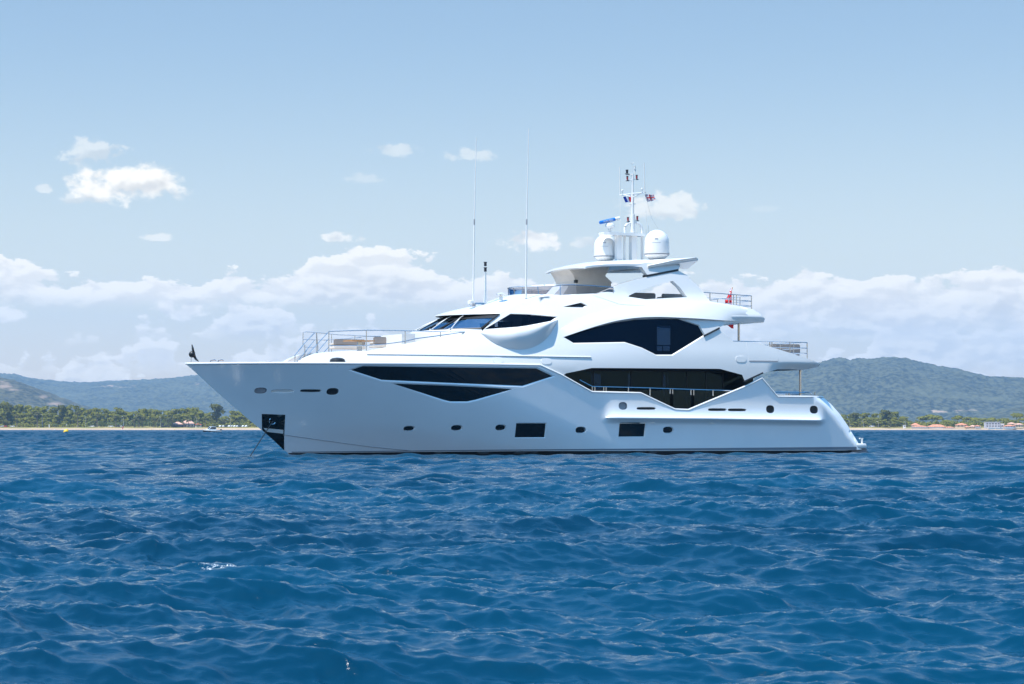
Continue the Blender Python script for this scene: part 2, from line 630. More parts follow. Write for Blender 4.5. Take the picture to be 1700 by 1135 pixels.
def wave_tile(N, L, seed, kmin, kmax, lp, wind):
    """one periodic patch of wind sea from a directional spectrum: height, sideways shift and folding"""
    rng = np.random.default_rng(seed)
    k1 = 2 * np.pi * np.fft.fftfreq(N, L / N)
    kx, ky = np.meshgrid(k1, k1, indexing='ij')
    k = np.hypot(kx, ky); k[0, 0] = 1e-6
    kp = 2 * np.pi / lp
    cosd = (kx * wind[0] + ky * wind[1]) / k
    spread = np.where(cosd > 0, np.abs(cosd) ** 5, 0.04 * cosd ** 2) + 0.015
    P = np.exp(-1.25 * (kp / k) ** 2) / k ** 3.75 * spread
    P[(k < kmin) | (k >= kmax)] = 0
    h = (rng.normal(size=(N, N)) + 1j * rng.normal(size=(N, N))) * np.sqrt(P) * (2 * np.pi / L)
    H = np.real(np.fft.ifft2(h)) * N * N
    Dx = np.real(np.fft.ifft2(1j * kx / k * h)) * N * N
    Dy = np.real(np.fft.ifft2(1j * ky / k * h)) * N * N
    return H, Dx, Dy, L


def sample(t, x, y):
    H, Dx, Dy, L = t
    N = H.shape[0]
    fx = (x / L * N) % N; fy = (y / L * N) % N
    i = np.floor(fx).astype(int); j = np.floor(fy).astype(int)
    a = fx - i; b = fy - j
    i %= N; j %= N; i1 = (i + 1) % N; j1 = (j + 1) % N
    return [(A[i, j] * (1 - a) * (1 - b) + A[i1, j] * a * (1 - b) + A[i, j1] * (1 - a) * b + A[i1, j1] * a * b) for A in (H, Dx, Dy)]


def build_sea():
    wind = np.array([-0.80, -0.60])
    tiles = [(wave_tile(512, 61.0, 11, 0.0, 2 * np.pi / 0.75, 6.4, wind), 0.72, 0.0),
             (wave_tile(512, 43.0, 23, 0.0, 2 * np.pi / 0.75, 4.0, wind), 0.72, 0.35),
             (wave_tile(512, 13.7, 5, 2 * np.pi / 0.75, 2 * np.pi / 0.085, 4.6, wind), 1.3, -0.2)]
    sig = math.sqrt(sum((t[0].std() * w) ** 2 for t, w, _ in tiles[:2]))
    AMP = WAVE_SIGMA / sig
    # rows march away from the viewer's stretch of water, finer where waves are seen largest
    deps = [3.0]
    while deps[-1] < 2100: deps.append(deps[-1] + max(0.02, deps[-1] * (0.0020 if deps[-1] < 1400 else 0.003)))
    deps = np.array(deps)
    tin = np.linspace(-0.34, 0.34, 780)
    tl = np.linspace(-1.6, -0.34, 50)[:-1]
    tan = np.concatenate([tl, tin, -tl[::-1]])
    D, Tn = np.meshgrid(deps, tan, indexing='ij')
    lat = D * Tn
    X = CAMX + D * SA + lat * CA
    Y = CAMY + D * CA - lat * SA
    Z = np.zeros_like(X); DX = np.zeros_like(X); DY = np.zeros_like(X)
    sp = np.maximum(D * 0.0024, 0.03)
    gust = np.clip(0.72 + D / 110, 0.8, 1) + 0.9 * np.clip((D - 120) / 400, 0, 1) + 0.5 * (noise2(X / 14, Y / 14, 99, 3) - 0.5)      # choppier out in the open bay, and in patches
    for (t, w, rot), lam in zip(tiles, (5.0, 5.0, 0.3)):
        c, s = math.cos(rot), math.sin(rot)
        xs, ys = X * c + Y * s, -X * s + Y * c
        h, dx, dy = sample(t, xs, ys)
        fade = np.clip(lam / (sp * 2.2) - 0.3, 0, 1) * w * AMP * gust
        Z += h * fade
        DX += (dx * c - dy * s) * fade
        DY += (dx * s + dy * c) * fade
    lod = 1 - np.clip(5.0 / (sp * 2.2) - 0.3, 0, 1)
    CH = 0.5
    # steep crests where the surface shift bunches up: sparse whitecaps
    gx = np.gradient(X + CH * DX, axis=1) / np.gradient(X, axis=1)
    gy = np.gradient(Y + CH * DY, axis=0) / np.gradient(Y, axis=0)
    fold = gx * gy
    foam = np.clip((FOAM_AT - fold) * 2.2, 0, 1) * np.clip(Z / (1.3 * WAVE_SIGMA), 0, 1) * (D < 900) * (D > 25)
    # slop lapping along the yacht's waterline
    wl = 3.62 * (1 - (1 - np.clip((X - 6.3) / 20, 0, 1)) ** 1.45)
    lap = np.exp(-((np.abs(Y) - wl) / 0.16) ** 2) * (X > 6.4) * (X < 40) * np.clip(noise2(X * 0.9, Y * 0.9, 8, 3) * 3.4 - 1.75, 0, 1)
    foam = np.maximum(foam, lap)
    # one steeper wave breaking in the near left water
    bl = lat - (366 - CX0) / F * 25.2; bd = D - 25.2
    ridge = np.exp(-((bl + .12) / .80) ** 2 - ((bd - .5 * bl * .3) / .36) ** 2)
    Z += 0.11 * ridge
    brk = np.exp(-((bl - .10) / .30) ** 4 - ((bd + .26) / .26) ** 4) + .8 * np.exp(-((bl - .34) / .16) ** 4 - ((bd + .02) / .16) ** 4) + .5 * np.exp(-((bl + .1) / .5) ** 2 - ((bd + .05) / .08) ** 2)
    foam = np.maximum(foam, np.clip(brk, 0, 1))
    X = X + CH * DX; Y = Y + CH * DY
    nr, nc = X.shape
    co = np.stack([X, Y, Z], -1).reshape(-1, 3).astype(np.float32)
    idx = np.arange(nr * nc).reshape(nr, nc)
    q = np.stack([idx[:-1, :-1], idx[:-1, 1:], idx[1:, 1:], idx[1:, :-1]], -1).reshape(-1, 4)
    me = bpy.data.meshes.new('sea')
    me.vertices.add(len(co)); me.vertices.foreach_set('co', co.ravel())
    me.loops.add(q.size); me.loops.foreach_set('vertex_index', q.ravel().astype(np.int32))
    me.polygons.add(len(q))
    me.polygons.foreach_set('loop_start', (np.arange(len(q)) * 4).astype(np.int32))
    me.polygons.foreach_set('use_smooth', np.ones(len(q), dtype=bool))
    a = me.attributes.new('foam', 'FLOAT', 'POINT')
    a.data.foreach_set('value', foam.reshape(-1).astype(np.float32))
    a = me.attributes.new('far', 'FLOAT', 'POINT')
    a.data.foreach_set('value', np.clip((D - 40) / 260, 0, 1).reshape(-1).astype(np.float32))
    a = me.attributes.new('fine', 'FLOAT', 'POINT')
    a.data.foreach_set('value', lod.reshape(-1).astype(np.float32))
    me.update(calc_edges=True)
    me.materials.append(sea_material())
    o = bpy.data.objects.new('sea', me)
    COL.objects.link(o)
    tag(o, kind='structure')
    # the plain sheet that carries the sea on to the horizon on every side
    g = MB()
    s = 17000
    g.add([(-s, -s, -0.75), (s, -s, -0.75), (s, s, -0.75), (-s, s, -0.75)], [(0, 1, 2, 3)])
    tag(g.build('sea', me.materials[0]), kind='structure')


def sea_material():
    m_ = bpy.data.materials.new('sea_water')
    m_.use_nodes = True
    T = NT(m_.node_tree)
    b = T.n['Principled BSDF']
    geo = T.node('ShaderNodeNewGeometry')
    pos = geo.outputs['Position']
    at_ = T.node('ShaderNodeAttribute', attribute_name='foam')
    fn = T.noise(pos, 9.0, 4, 0.7)
    spray = T.noise(pos, 42.0, 3, 0.7)
    f = T.m('MULTIPLY', at_.outputs['Fac'], T.ss(T.m('ADD', T.m('MULTIPLY_ADD', spray, 0.7, T.m('MULTIPLY', fn, 0.4)), T.m('MULTIPLY_ADD', at_.outputs['Fac'], 0.14, -0.07)), 0.62, 0.70))
    patch = T.ss(T.noise(pos, 0.05, 3, 0.5), 0.35, 0.65)
    body = T.mix(patch, WATER_A, WATER_B)
    T.l.new(T.mix(f, body, (0.75, 0.77, 0.78)), b.inputs['Base Color'])
    far = T.node('ShaderNodeAttribute', attribute_name='far')       # waves too small for the mesh out there
    T.l.new(T.m('ADD', T.m('MULTIPLY_ADD', f, 0.5, WATER_ROUGH), T.m('MULTIPLY', far.outputs['Fac'], 0.22)), b.inputs['Roughness'])
    b.inputs['IOR'].default_value = 1.23
    sp = T.node('ShaderNodeSeparateXYZ'); T.l.new(pos, sp.inputs[0])
    along = T.m('ADD', T.m('MULTIPLY', sp.outputs[0], -0.80), T.m('MULTIPLY', sp.outputs[1], -0.60))
    across = T.m('ADD', T.m('MULTIPLY', sp.outputs[0], 0.60), T.m('MULTIPLY', sp.outputs[1], -0.80))
    wv = T.comb(along, T.m('MULTIPLY', across, 0.38), 0.0)      # ripples drawn out along the crests
    n1 = T.noise(wv, 7.0, 6, 0.62, 0.4)
    n2 = T.noise(wv, 1.3, 4, 0.6, 0.3)
    bp = T.node('ShaderNodeBump'); bp.inputs['Strength'].default_value = 1.0; bp.inputs['Distance'].default_value = 1.0
    fa = T.node('ShaderNodeAttribute', attribute_name='fine')
    n3 = T.noise(wv, 0.28, 3, 0.55, 0.3)
    T.l.new(T.m('ADD', T.m('ADD', T.m('MULTIPLY', n1, 0.013), T.m('MULTIPLY', n2, 0.022)), T.m('MULTIPLY', T.m('MULTIPLY', n3, 2.4), fa.outputs['Fac'])), bp.inputs['Height'])
    T.l.new(bp.outputs[0], b.inputs['Normal'])
    return m_


WAVE_SIGMA = 0.084
FOAM_AT = 0.27
WATER_A = (0.0002, 0.022, 0.050)
WATER_B = (0.0002, 0.034, 0.072)
WATER_ROUGH = 0.07
build_sea()


# ------------------------------------------------------------------ land: beach, ground, hills
def grid_mesh(name, X, Y, Z, material, smooth=True):
    nr, nc = X.shape
    co = np.stack([X, Y, Z], -1).reshape(-1, 3).astype(np.float32)
    idx = np.arange(nr * nc).reshape(nr, nc)
    q = np.stack([idx[:-1, :-1], idx[:-1, 1:], idx[1:, 1:], idx[1:, :-1]], -1).reshape(-1, 4)
    me = bpy.data.meshes.new(name)
    me.vertices.add(len(co)); me.vertices.foreach_set('co', co.ravel())
    me.loops.add(q.size); me.loops.foreach_set('vertex_index', q.ravel().astype(np.int32))
    me.polygons.add(len(q))
    me.polygons.foreach_set('loop_start', (np.arange(len(q)) * 4).astype(np.int32))
    me.polygons.foreach_set('use_smooth', np.full(len(q), smooth, dtype=bool))
    me.update(calc_edges=True)
    me.materials.append(material)
    o = bpy.data.objects.new(name, me)
    COL.objects.link(o)
    return o


def land_xy(px, dep):
    lat = (px - CX0) / F * dep
    return CAMX + dep * SA + lat * CA, CAMY + dep * CA - lat * SA


SHORE = 2000.0


def shore_depth(px):      # the bay's far beach
    return np.interp(px, [-1500, 0, 430, 1350, 1700, 3000], [1900, 2000, 2000, 2000, 2050, 2300])


def ground_material(name, kind):
    m_ = bpy.data.materials.new(name)
    m_.use_nodes = True
    T = NT(m_.node_tree)
    b = T.n['Principled BSDF']
    b.inputs['Roughness'].default_value = 0.95
    b.inputs['Specular IOR Level'].default_value = 0.1
    geo = T.node('ShaderNodeNewGeometry')
    pos = geo.outputs['Position']
    n = T.noise(pos, 0.05, 5, 0.6)
    if kind == 'sand': c = T.mix(T.ss(n, .3, .7), (0.40, 0.28, 0.19), (0.50, 0.36, 0.25))
    elif kind == 'grass': c = T.mix(T.ss(n, .35, .65), (0.34, 0.26, 0.10), (0.22, 0.21, 0.07))
    else: c = (0.1, 0.1, 0.05)
    T.put(b.inputs['Base Color'], c if not isinstance(c, tuple) else (*c, 1))
    return m_


SAND = ground_material('beach_sand', 'sand')
DRYGRASS = ground_material('dry_grass_ground', 'grass')


def build_land():
    px = np.linspace(-1500, 3200, 500)
    # beach
    prof = [(-40, -1.4), (-4, -0.12), (0, 0.05), (6, 0.7), (14, 1.15), (30, 1.35)]
    PX, K = np.meshgrid(px, np.arange(len(prof)), indexing='xy')
    dd = np.array([p[0] for p in prof])[:, None] + shore_depth(px)[None, :] + 3 * (noise2(px, px * 0, 3, 3, 0.02)[None, :] - .5)
    zz = np.array([p[1] for p in prof])[:, None] + 0 * PX + (np.arange(len(prof)) > 2)[:, None] * 0.5 * (noise2(px, px * 0, 4, 3, 0.05)[None, :] - .5)
    X, Y = land_xy(PX, dd)
    tag(grid_mesh('beach', X, Y, zz, SAND), kind='structure')
    # ground behind the beach, on to the foot of the hills
    prof = [(29.5, 1.30), (36, 1.9), (60, 2.5), (90, 2.9), (200, 3.4), (600, 6), (1200, 9), (3000, 12), (12500, 20)]
    PX, K = np.meshgrid(px, np.arange(len(prof)), indexing='xy')
    dd = np.array([p[0] for p in prof])[:, None] + shore_depth(px)[None, :]
    zz = np.array([p[1] for p in prof])[:, None] + 0 * PX
    X, Y = land_xy(PX, dd)
    tag(grid_mesh('ground', X, Y, zz, DRYGRASS), kind='structure')


def hill_material(name, green, dark, bare, bare_lo, bare_hi):
    m_ = bpy.data.materials.new(name)
    m_.use_nodes = True
    T = NT(m_.node_tree)
    b = T.n['Principled BSDF']
    b.inputs['Roughness'].default_value = 1.0
    b.inputs['Specular IOR Level'].default_value = 0.0
    geo = T.node('ShaderNodeNewGeometry')
    pos = geo.outputs['Position']
    fine = T.noise(pos, 0.065, 2, 0.6)
    mid = T.noise(pos, 0.005, 5, 0.6)
    att = T.node('ShaderNodeAttribute', attribute_name='bare')
    base = T.mix(T.ss(fine, 0.40, 0.60), dark, green)
    base = T.mix(T.ss(mid, 0.42, 0.75, 0.0, 0.6), base, tuple(1.3 * c for c in green))
    bf = T.m('MULTIPLY', T.ss(T.m('ADD', T.noise(pos, 0.012, 6, 0.7), T.m('MULTIPLY', att.outputs['Fac'], 0.5)), bare_lo, bare_hi), 1.0)
    T.l.new(T.mix(bf, base, bare), b.inputs['Base Color'])
    return m_


HK = 1.75      # how far off the hills stand


def build_hill(name, ridge, near, crest, back, mat_, seed, bare=(), rough=5.0, power=1.0, lo=-900, hi=2600, n=620, m=150, label=None):
    """a wooded ridge: its skyline height runs along the columns; its slope has real depth from foot to crest to back"""
    near, crest, back, rough = near * HK, crest * HK, back * HK, rough * HK
    px = np.linspace(lo, hi, n)
    rx = [p[0] for p in ridge]; ry = [p[1] for p in ridge]
    H = (HOR - np.interp(px, rx, ry)) * crest / F + CAMH
    t = np.concatenate([np.linspace(0, 1, m), np.linspace(1, 2, 30)[1:]])
    dep = np.where(t < 1, near + (crest - near) * t, crest + (back - crest) * (t - 1))
    PX, Tt = np.meshgrid(px, t, indexing='xy')
    DD = np.meshgrid(px, dep, indexing='xy')[1]
    up = np.where(Tt < 1, np.sin(np.clip(Tt, 0, 1) * np.pi / 2) ** power, np.cos((Tt - 1) * np.pi / 2) ** 1.2)
    X, Y = land_xy(PX, DD)
    amp = np.clip(H, 5, None)[None, :]
    spur = (noise2(X / 420 / HK, Y / 420 / HK, seed, 4) - 0.5) * 0.34 * amp * np.clip(1 - np.abs(Tt - 0.5) * 1.9, 0, 1)
    bush = (noise2(X / 10.0 / HK, Y / 10.0 / HK, seed + 1, 2, gain=0.6) - 0.5) * rough * 1.2 + (noise2(X / 60.0 / HK, Y / 60.0 / HK, seed + 2, 3) - 0.5) * rough * 1.8 * np.clip(2.2 - Tt * 2, 0, 1)
    Z = H[None, :] * up + spur + bush
    o = grid_mesh(name, X, Y, Z, mat_, True)
    ba = np.zeros_like(X)
    for (bx, by, rx_, ry_, s) in bare:
        rowp = HOR - (Z - CAMH) / DD * F
        ba += s * np.exp(-((PX - bx) / rx_) ** 2 - ((rowp - by) / ry_) ** 2)
    a = o.data.attributes.new('bare', 'FLOAT', 'POINT')
    a.data.foreach_set('value', np.clip(ba, 0, 1).reshape(-1).astype(np.float32))
    tag(o, kind='structure')
    return o


HILL_M = hill_material('wooded_hill', (0.085, 0.088, 0.055), (0.016, 0.023, 0.020), (0.36, 0.25, 0.17), 0.80, 0.95)
HILL_B = hill_material('scrubby_hill', (0.095, 0.086, 0.048), (0.022, 0.026, 0.018), (0.27, 0.19, 0.135), 0.60, 0.95)
build_land()
FAR_LEFT = [(-900, 640), (-400, 618), (-100, 621), (0, 624.5), (25, 626), (50, 632), (75, 635), (100, 637.5), (150, 638.5), (190, 636), (230, 634), (260, 632), (300, 628.5),
            (345, 624), (400, 619), (460, 622), (560, 640), (700, 652), (900, 664), (1100, 690), (1250, 705), (1500, 712)]
build_hill('hills', FAR_LEFT, 4200, 6600, 7600, HILL_M, 31, bare=[(200, 641, 70, 4, .75), (330, 637, 45, 4, .7), (90, 644, 40, 4, .4), (305, 668, 3, 2, .5)], rough=7, lo=-900, hi=1500)
RIGHT = [(700, 712), (900, 690), (1050, 660), (1150, 636), (1230, 622), (1290, 613), (1340, 609), (1360, 606), (1385, 599), (1395, 599), (1412, 604), (1427, 601), (1460, 600), (1485, 597.5), (1500, 599),
         (1530, 607), (1560, 612), (1590, 616), (1612, 622), (1645, 629), (1670, 629), (1700, 632), (1800, 640), (2000, 634), (2300, 650), (2600, 690)]
build_hill('hills', RIGHT, 3300, 4600, 5800, HILL_M, 47, bare=[(1600, 681, 50, 4, .75), (1555, 683, 25, 3, .55), (1402, 660, 5, 5, .55), (1466, 643, 4, 3, .5), (1366, 613, 6, 2, .5)], rough=7, lo=700, hi=2600)
NEAR_LEFT = [(-900, 640), (-300, 612), (-60, 626), (0, 632), (22, 634), (40, 640), (60, 648), (80, 655), (100, 663), (125, 671), (150, 680), (190, 694), (240, 708), (300, 712)]
build_hill('hills', NEAR_LEFT, 2900, 3700, 4300, HILL_B, 53, bare=[(10, 641, 14, 3, .9), (25, 647, 14, 1.6, .95), (70, 659, 9, 4, .8), (90, 670, 14, 4, .75), (4, 634, 12, 4, .5)], rough=5, lo=-900, hi=320, n=460, m=120)
LOW_RIGHT = [(1500, 712), (1560, 702), (1620, 690), (1660, 681), (1700, 677), (1800, 672), (2200, 690), (2600, 708)]
build_hill('hills', LOW_RIGHT, 2700, 3200, 3600, HILL_M, 61, rough=5, lo=1480, hi=2600, n=320, m=60)


# ------------------------------------------------------------------ air
def build_haze():
    g = MB()
    g.box(-16000, 16500, CAMY - 900, 14600, -3.4, 720)
    m_ = bpy.data.materials.new('pale_haze')
    m_.use_nodes = True
    T = NT(m_.node_tree)
    T.n.clear()
    out = T.node('ShaderNodeOutputMaterial')
    v = T.node('ShaderNodeVolumePrincipled')
    v.inputs['Color'].default_value = HAZE_COLOR
    v.inputs['Density'].default_value = HAZE
    v.inputs['Anisotropy'].default_value = 0.1
    T.l.new(v.outputs[0], out.inputs['Volume'])
    o = g.build('haze', m_)
    tag(o, kind='stuff')


HAZE = 0.000066
HAZE_COLOR = (0.44, 0.70, 1.0, 1)
build_haze()
# ------------------------------------------------------------------ the yacht
YACHT = empty('motor_yacht', (0, 0, 0))
tag(YACHT, 'large white three-deck motor yacht with dark angular windows lying at anchor', 'yacht')

_stem = [P3(px, py, 0.0) for px, py in [(308, 603.5), (365, 655), (400, 685), (433, 712.5), (459, 734), (484, 757), (500, 772)]]
_sz = [p.z for p in _stem][::-1]; _sx = [p.x for p in _stem][::-1]
ZD = _stem[0].z
_aft = [P3(px, py, -3.4) for px, py in [(1366, 659), (1380, 671), (1395, 688), (1408, 707), (1420, 727), (1427, 738.5), (1431, 746)]]
_az = [p.z for p in _aft][::-1]; _ax = [p.x for p in _aft][::-1]


def xstem(z): return float(np.interp(z, _sz, _sx))


def hull0(X, z):
    t = min(max(z / ZD, 0.0), 1.0)
    B = 3.62 + 0.42 * t
    L = 18.8 - 5.3 * t
    n = 1.62 + 0.58 * t
    s = min(max((X - xstem(z)) / L, 0.0), 1.0)
    b = B * (1 - (1 - s) ** n)
    if X > 28: b *= 1 - 0.07 * ((X - 28) / 11) ** 2
    if z < 0: b *= 1 + 0.25 * z
    return b


_zs = [onto(hull0, px, py) for px, py in [(1005, 692.5), (1180, 694), (1363, 697)]]
_ksx = [p.x for p in _zs]; _ksz = [p.z for p in _zs]


def hull(X, z):
    b = hull0(X, z)
    zs = float(np.interp(X, _ksx, _ksz))
    fx = min(max((X - _ksx[0] + 0.2) / 0.7, 0), 1) * min(max((_ksx[-1] + 0.35 - X) / 0.6, 0), 1)
    if fx > 0:
        fx = fx * fx * (3 - 2 * fx)
        if z >= zs: b += 0.27 * fx * math.exp(-((z - zs) / 0.42))
        else:
            t_ = max(0.0, 1 - (zs - z) / 0.34); b += 0.27 * fx * t_ * t_ * (3 - 2 * t_)
    q = float(np.interp(z, _az, _ax)) - X
    qw = float(np.interp(z, [0.5, 1.2, 3.3], [0.30, 0.62, 1.05]))
    if q < qw and z < 3.45:
        q = max(q, 0.0) / qw
        b -= 0.55 * qw * (1.0 - q) ** 2
    return b


def build_hull():
    top = [(380, 602.9), (460, 602.5), (590, 602.9), (700, 603.4), (820, 604.6), (897, 606), (932, 622), (983, 650.5), (1064, 652.5), (1121, 679.5), (1143, 680.5), (1241, 640), (1265, 627.5),
           (1291, 658.2), (1366, 659)]
    aft = [(1380, 671), (1395, 688), (1408, 707), (1420, 727), (1427, 738.5), (1430.5, 746)]
    bot = [(1400, 747.4), (1180, 747.9), (900, 748.4), (700, 749.9), (560, 751.3)]
    st = [P3(px, py, 0.0) for px, py in [(478, 751.8), (459, 734), (446, 723), (433, 712.5), (416, 699), (400, 685), (382, 670), (365, 655), (345, 637), (325, 618.5), (308, 603.5)]]
    T = xz(hull, top)
    T0 = [(st[-1].x, st[-1].z)] + T
    outline = T0 + xz(hull, aft) + xz(hull, bot) + [(p.x, p.z) for p in st[:-1]]
    # stern edge lies on the traced profile itself
    wins = {
        'upper_hull_window': [(583, 614), (603, 607.6), (700, 609), (891, 611.3), (918, 624.3), (868, 640.3), (745, 635.3), (634, 630.3)],
        'lower_hull_window': [(653, 636.6), (750, 640.3), (851, 645.6), (790, 663.3), (776, 666.2), (748, 666.2), (736, 663.3)],
        'square_hull_window': [(858, 702.8), (906.5, 702.8), (904, 725.6), (855.5, 725.8)],
        'square_hull_window.001': [(1030, 701.6), (1072, 701.4), (1069.5, 724.2), (1027.8, 724.6)],
    }
    holes = []
    for nm, poly in wins.items():
        big = 'square' in nm
        h = window(nm.split('.')[0], hull, xz(hull, poly), YACHT, BLACKG, HULLM, depth=0.05 if not big else 0.06, bevel=0.075 if not big else 0.045)
        holes.append(h)
    # portholes, hawse holes, freeing slots
    for (px, py, w, h_, kind) in [(679.5, 711, 17, 7, 'g'), (758.5, 710, 17, 8, 'g'), (831.5, 709.5, 16, 8.5, 'g'), (964.5, 713.5, 16, 9.5, 'g'), (1109.5, 713.5, 16, 9.5, 'g'),
                                  (552, 649.5, 17.5, 9, 'h'), (432.5, 648, 18, 7.6, 'c'), (469.5, 649, 36, 4.6, 'w'), (516, 648.3, 34, 3.6, 's'),
                                  (1034, 673.5, 12, 10.5, 'c'), (1278.5, 679, 11.5, 11, 'h'), (1351, 679.8, 11.5, 11, 'h'), (1073, 677.8, 31, 3.6, 's'), (1191, 679.8, 30, 3.8, 's'), (1224, 680.2, 30, 3.8, 's')]:
        a = onto(hull, px - w / 2, py); b = onto(hull, px + w / 2, py); c = onto(hull, px, py - h_ / 2); d = onto(hull, px, py + h_ / 2)
        poly = oval((a.x + b.x) / 2, (c.z + d.z) / 2, b.x - a.x, c.z - d.z, 18, 2.6 if kind != 's' else 4)
        nm = {'g': 'porthole', 'h': 'fairlead', 'c': 'hawse_hole', 'w': 'freeing_port', 's': 'freeing_port'}[kind]
        mt = {'g': BLACKG, 'h': BLACK, 'c': GREYR, 'w': WHITE, 's': INTER}[kind]
        fm = {'g': HULLM, 'h': STEEL, 'c': STEEL, 'w': HULLM, 's': HULLM}[kind]
        holes.append(window(nm, hull, poly, YACHT, mt, fm, depth=0.10, bevel=0.035 if kind != 's' else 0.02, frame_name='rim', step=0.2))
    ex = []
    for px in range(992, 1376, 5):
        for dy in (-18, -14.5, -11, -8, -5, -2.5, 0, 2.5, 5, 7.5, 10, 12):
            p = onto(hull0, px, np.interp(px, [1005, 1180, 1363], [692.5, 694, 697]) + dy)
            ex.append((p.x, p.z))
    for dq in (0.12, 0.28, 0.45, 0.65, 0.85, 1.0):
        for z in np.arange(0.45, 3.2, 0.12): ex.append((float(np.interp(z, _az, _ax)) - dq, z))
    hp = skin('hull', hull, outline, holes, HULLM, YACHT, 0.32, 0.2, ex, avoid=lambda x, z: x > _ksx[0] - .4 and -0.42 < z - float(np.interp(x, _ksx, _ksz)) < .65)
    # underwater body
    B = xz(hull, bot)
    uo = [(p[0], p[1]) for p in [(P3(478, 751.8, 0).x, P3(478, 751.8, 0).z)]] + B[::-1] + [(B[0][0] + 0.6, B[0][1]), (B[0][0] + 0.6, -1.0), (xstem(-0.6) + 0.6, -1.0), (xstem(-0.4), -0.42)]
    skin('underwater_hull', hull, uo, [], ANTI, YACHT, 0.6, 0.3, off=-0.012)
    # boot stripe and spray rail
    g = MB(); k = MB(); c = MB(); st_ = MB()
    for s in (-1, 1):
        rows = []
        for px in range(484, 1428, 14):
            p = onto(hull, px, np.interp(px, [478, 560, 700, 900, 1180, 1400], [749.6, 749.0, 747.4, 745.6, 743.6, 741.6])); q = onto(hull, px, np.interp(px, [478, 560, 700, 900, 1180, 1400], [751.2, 750.6, 749.0, 747.4, 747.0, 746.6]))
            rows.append([(p.x, s * (hull(p.x, p.z) + 0.008), p.z), (q.x, s * (hull(q.x, q.z) + 0.008), q.z)])
        g.grid(rows)
        pts = []
        for px, py in smooth_curve([(470, 721.5), (545, 732), (620, 742), (690, 748.5)], 8):
            p = onto(hull, px, py); pts.append((p.x, s * (hull(p.x, p.z) + 0.0), p.z))
        k.tube(pts, 0.02, 6)
        pts = []
        for px in range(1004, 1365, 6):
            p = onto(hull, px, np.interp(px, [1005, 1180, 1363], [692.5, 694, 697]) + .4); pts.append((p.x, s * (hull(p.x, p.z) - 0.035), p.z))
        st_.tube(pts, [.02] + [.085] * (len(pts) - 2) + [.02], 10)
        # capping along the bulwark's whole top edge
        cp = []
        for (x, z) in subdiv(T0, 0.5, False): cp.append((x, s * (hull(x, z) - 0.03), z))
        c.tube(cp, 0.062, 8)
    g.build('boot_stripe', GREY, YACHT, True)
    k.build('spray_rail', GREYR, YACHT, True)
    st_.build('rub_rail', HULLM, YACHT, True)
    c.build('bulwark_cap', WHITE, YACHT, True)
    # inner bulwark and decks
    dk = MB()
    rows = []
    for X in np.arange(0.6, 20.2, 0.4):
        z = ZD - 0.32
        b = max(hull(X, z) - 0.06, 0.02)
        rows.append([(X, -b, z), (X, -b * 0.5, z + 0.02), (X, 0, z + 0.03), (X, b * 0.5, z + 0.02), (X, b, z)])
    dk.grid(rows)
    dk.build('foredeck', TEAK, YACHT)
    zmd = 1.75
    md = MB()
    rows = []
    for X in np.arange(17.0, 38.6, 0.4):
        b = hull(X, zmd) - 0.1
        rows.append([(X, -b, zmd), (X, 0, zmd), (X, b, zmd)])
    md.grid(rows)
    md.build('main_deck', GREYR, YACHT)
    ib = MB()
    for s in (-1, 1):
        rows = []
        for (x, z) in subdiv([p for p in T if p[0] > 19.5], 0.4, False):
            rows.append([(x, s * (hull(x, z) - 0.05), z), (x, s * (hull(x, z) - 0.22), z), (x, s * (hull(x, max(zmd, z - 1)) - 0.22), zmd)])
        ib.grid(rows)
    ib.build('inner_bulwark', WHITE, YACHT)
    # transom between the two stern edges
    tr = MB()
    rows = []
    for p, q in zip(xz(hull, aft + [(1430, 743)]), [0] * 9):
        b = hull(p[0], p[1])
        rows.append([(p[0] - .16 + 0.10 * (1 - t * t) * (1 if p[1] < 3 else .5), (b - .04) * t, p[1]) for t in np.linspace(-1, 1, 13)])
    e0 = xz(hull, [(1366, 659)])[0]
    b = hull(*e0)
    rows.insert(0, [(e0[0] - .16, (b - .04) * t, e0[1] - .03) for t in np.linspace(-1, 1, 13)])
    rows.insert(0, [(e0[0] - 1.0, (b - .04) * t, e0[1] - .03) for t in np.linspace(-1, 1, 13)])
    tr.grid(rows)
    tr.build('transom', WHITE, YACHT, True)
    # bathing platform
    e = P3(1442, 740.5, -2.9)
    bm = bmesh.new()
    pl = []
    x1 = e.x; x0 = x1 - 4.2
    for (x, y) in [(x0, -3.36), (x1 - 1.0, -3.36), (x1 - .35, -3.2), (x1, -2.6), (x1 + .12, -1.3), (x1 + .15, 0), (x1 + .12, 1.3), (x1, 2.6), (x1 - .35, 3.2), (x1 - 1, 3.36), (x0, 3.36)]: pl.append((x, y))
    zb, zt = P3(1436, 744.2, -3.2).z, P3(1420, 736.2, -3.3).z
    vb = [bm.verts.new((x, y, zb)) for x, y in pl]; vt = [bm.verts.new((x, y, zt)) for x, y in pl]
    bm.faces.new(vb[::-1]); bm.faces.new(vt)
    for i in range(len(pl)): bm.faces.new((vb[i], vb[(i + 1) % len(pl)], vt[(i + 1) % len(pl)], vt[i]))
    bmesh.ops.bevel(bm, geom=[ed for ed in bm.edges if abs(ed.verts[0].co.z - ed.verts[1].co.z) < 1e-6], offset=0.07, segments=3, affect='EDGES', profile=0.5)
    me = bpy.data.meshes.new('swim_platform'); bm.to_mesh(me); bm.free()
    me.materials.append(WHITE); me.shade_smooth()
    o = bpy.data.objects.new('swim_platform', me); COL.objects.link(o); o.parent = YACHT; sharp(o)
    # grey fairing under the platform and along the quarter
    g = MB()
    g.box(x0 + .3, x1 - .25, -3.1, 3.1, -0.3, zb - 0.003)
    g.build('stern_underside', GREY, YACHT)
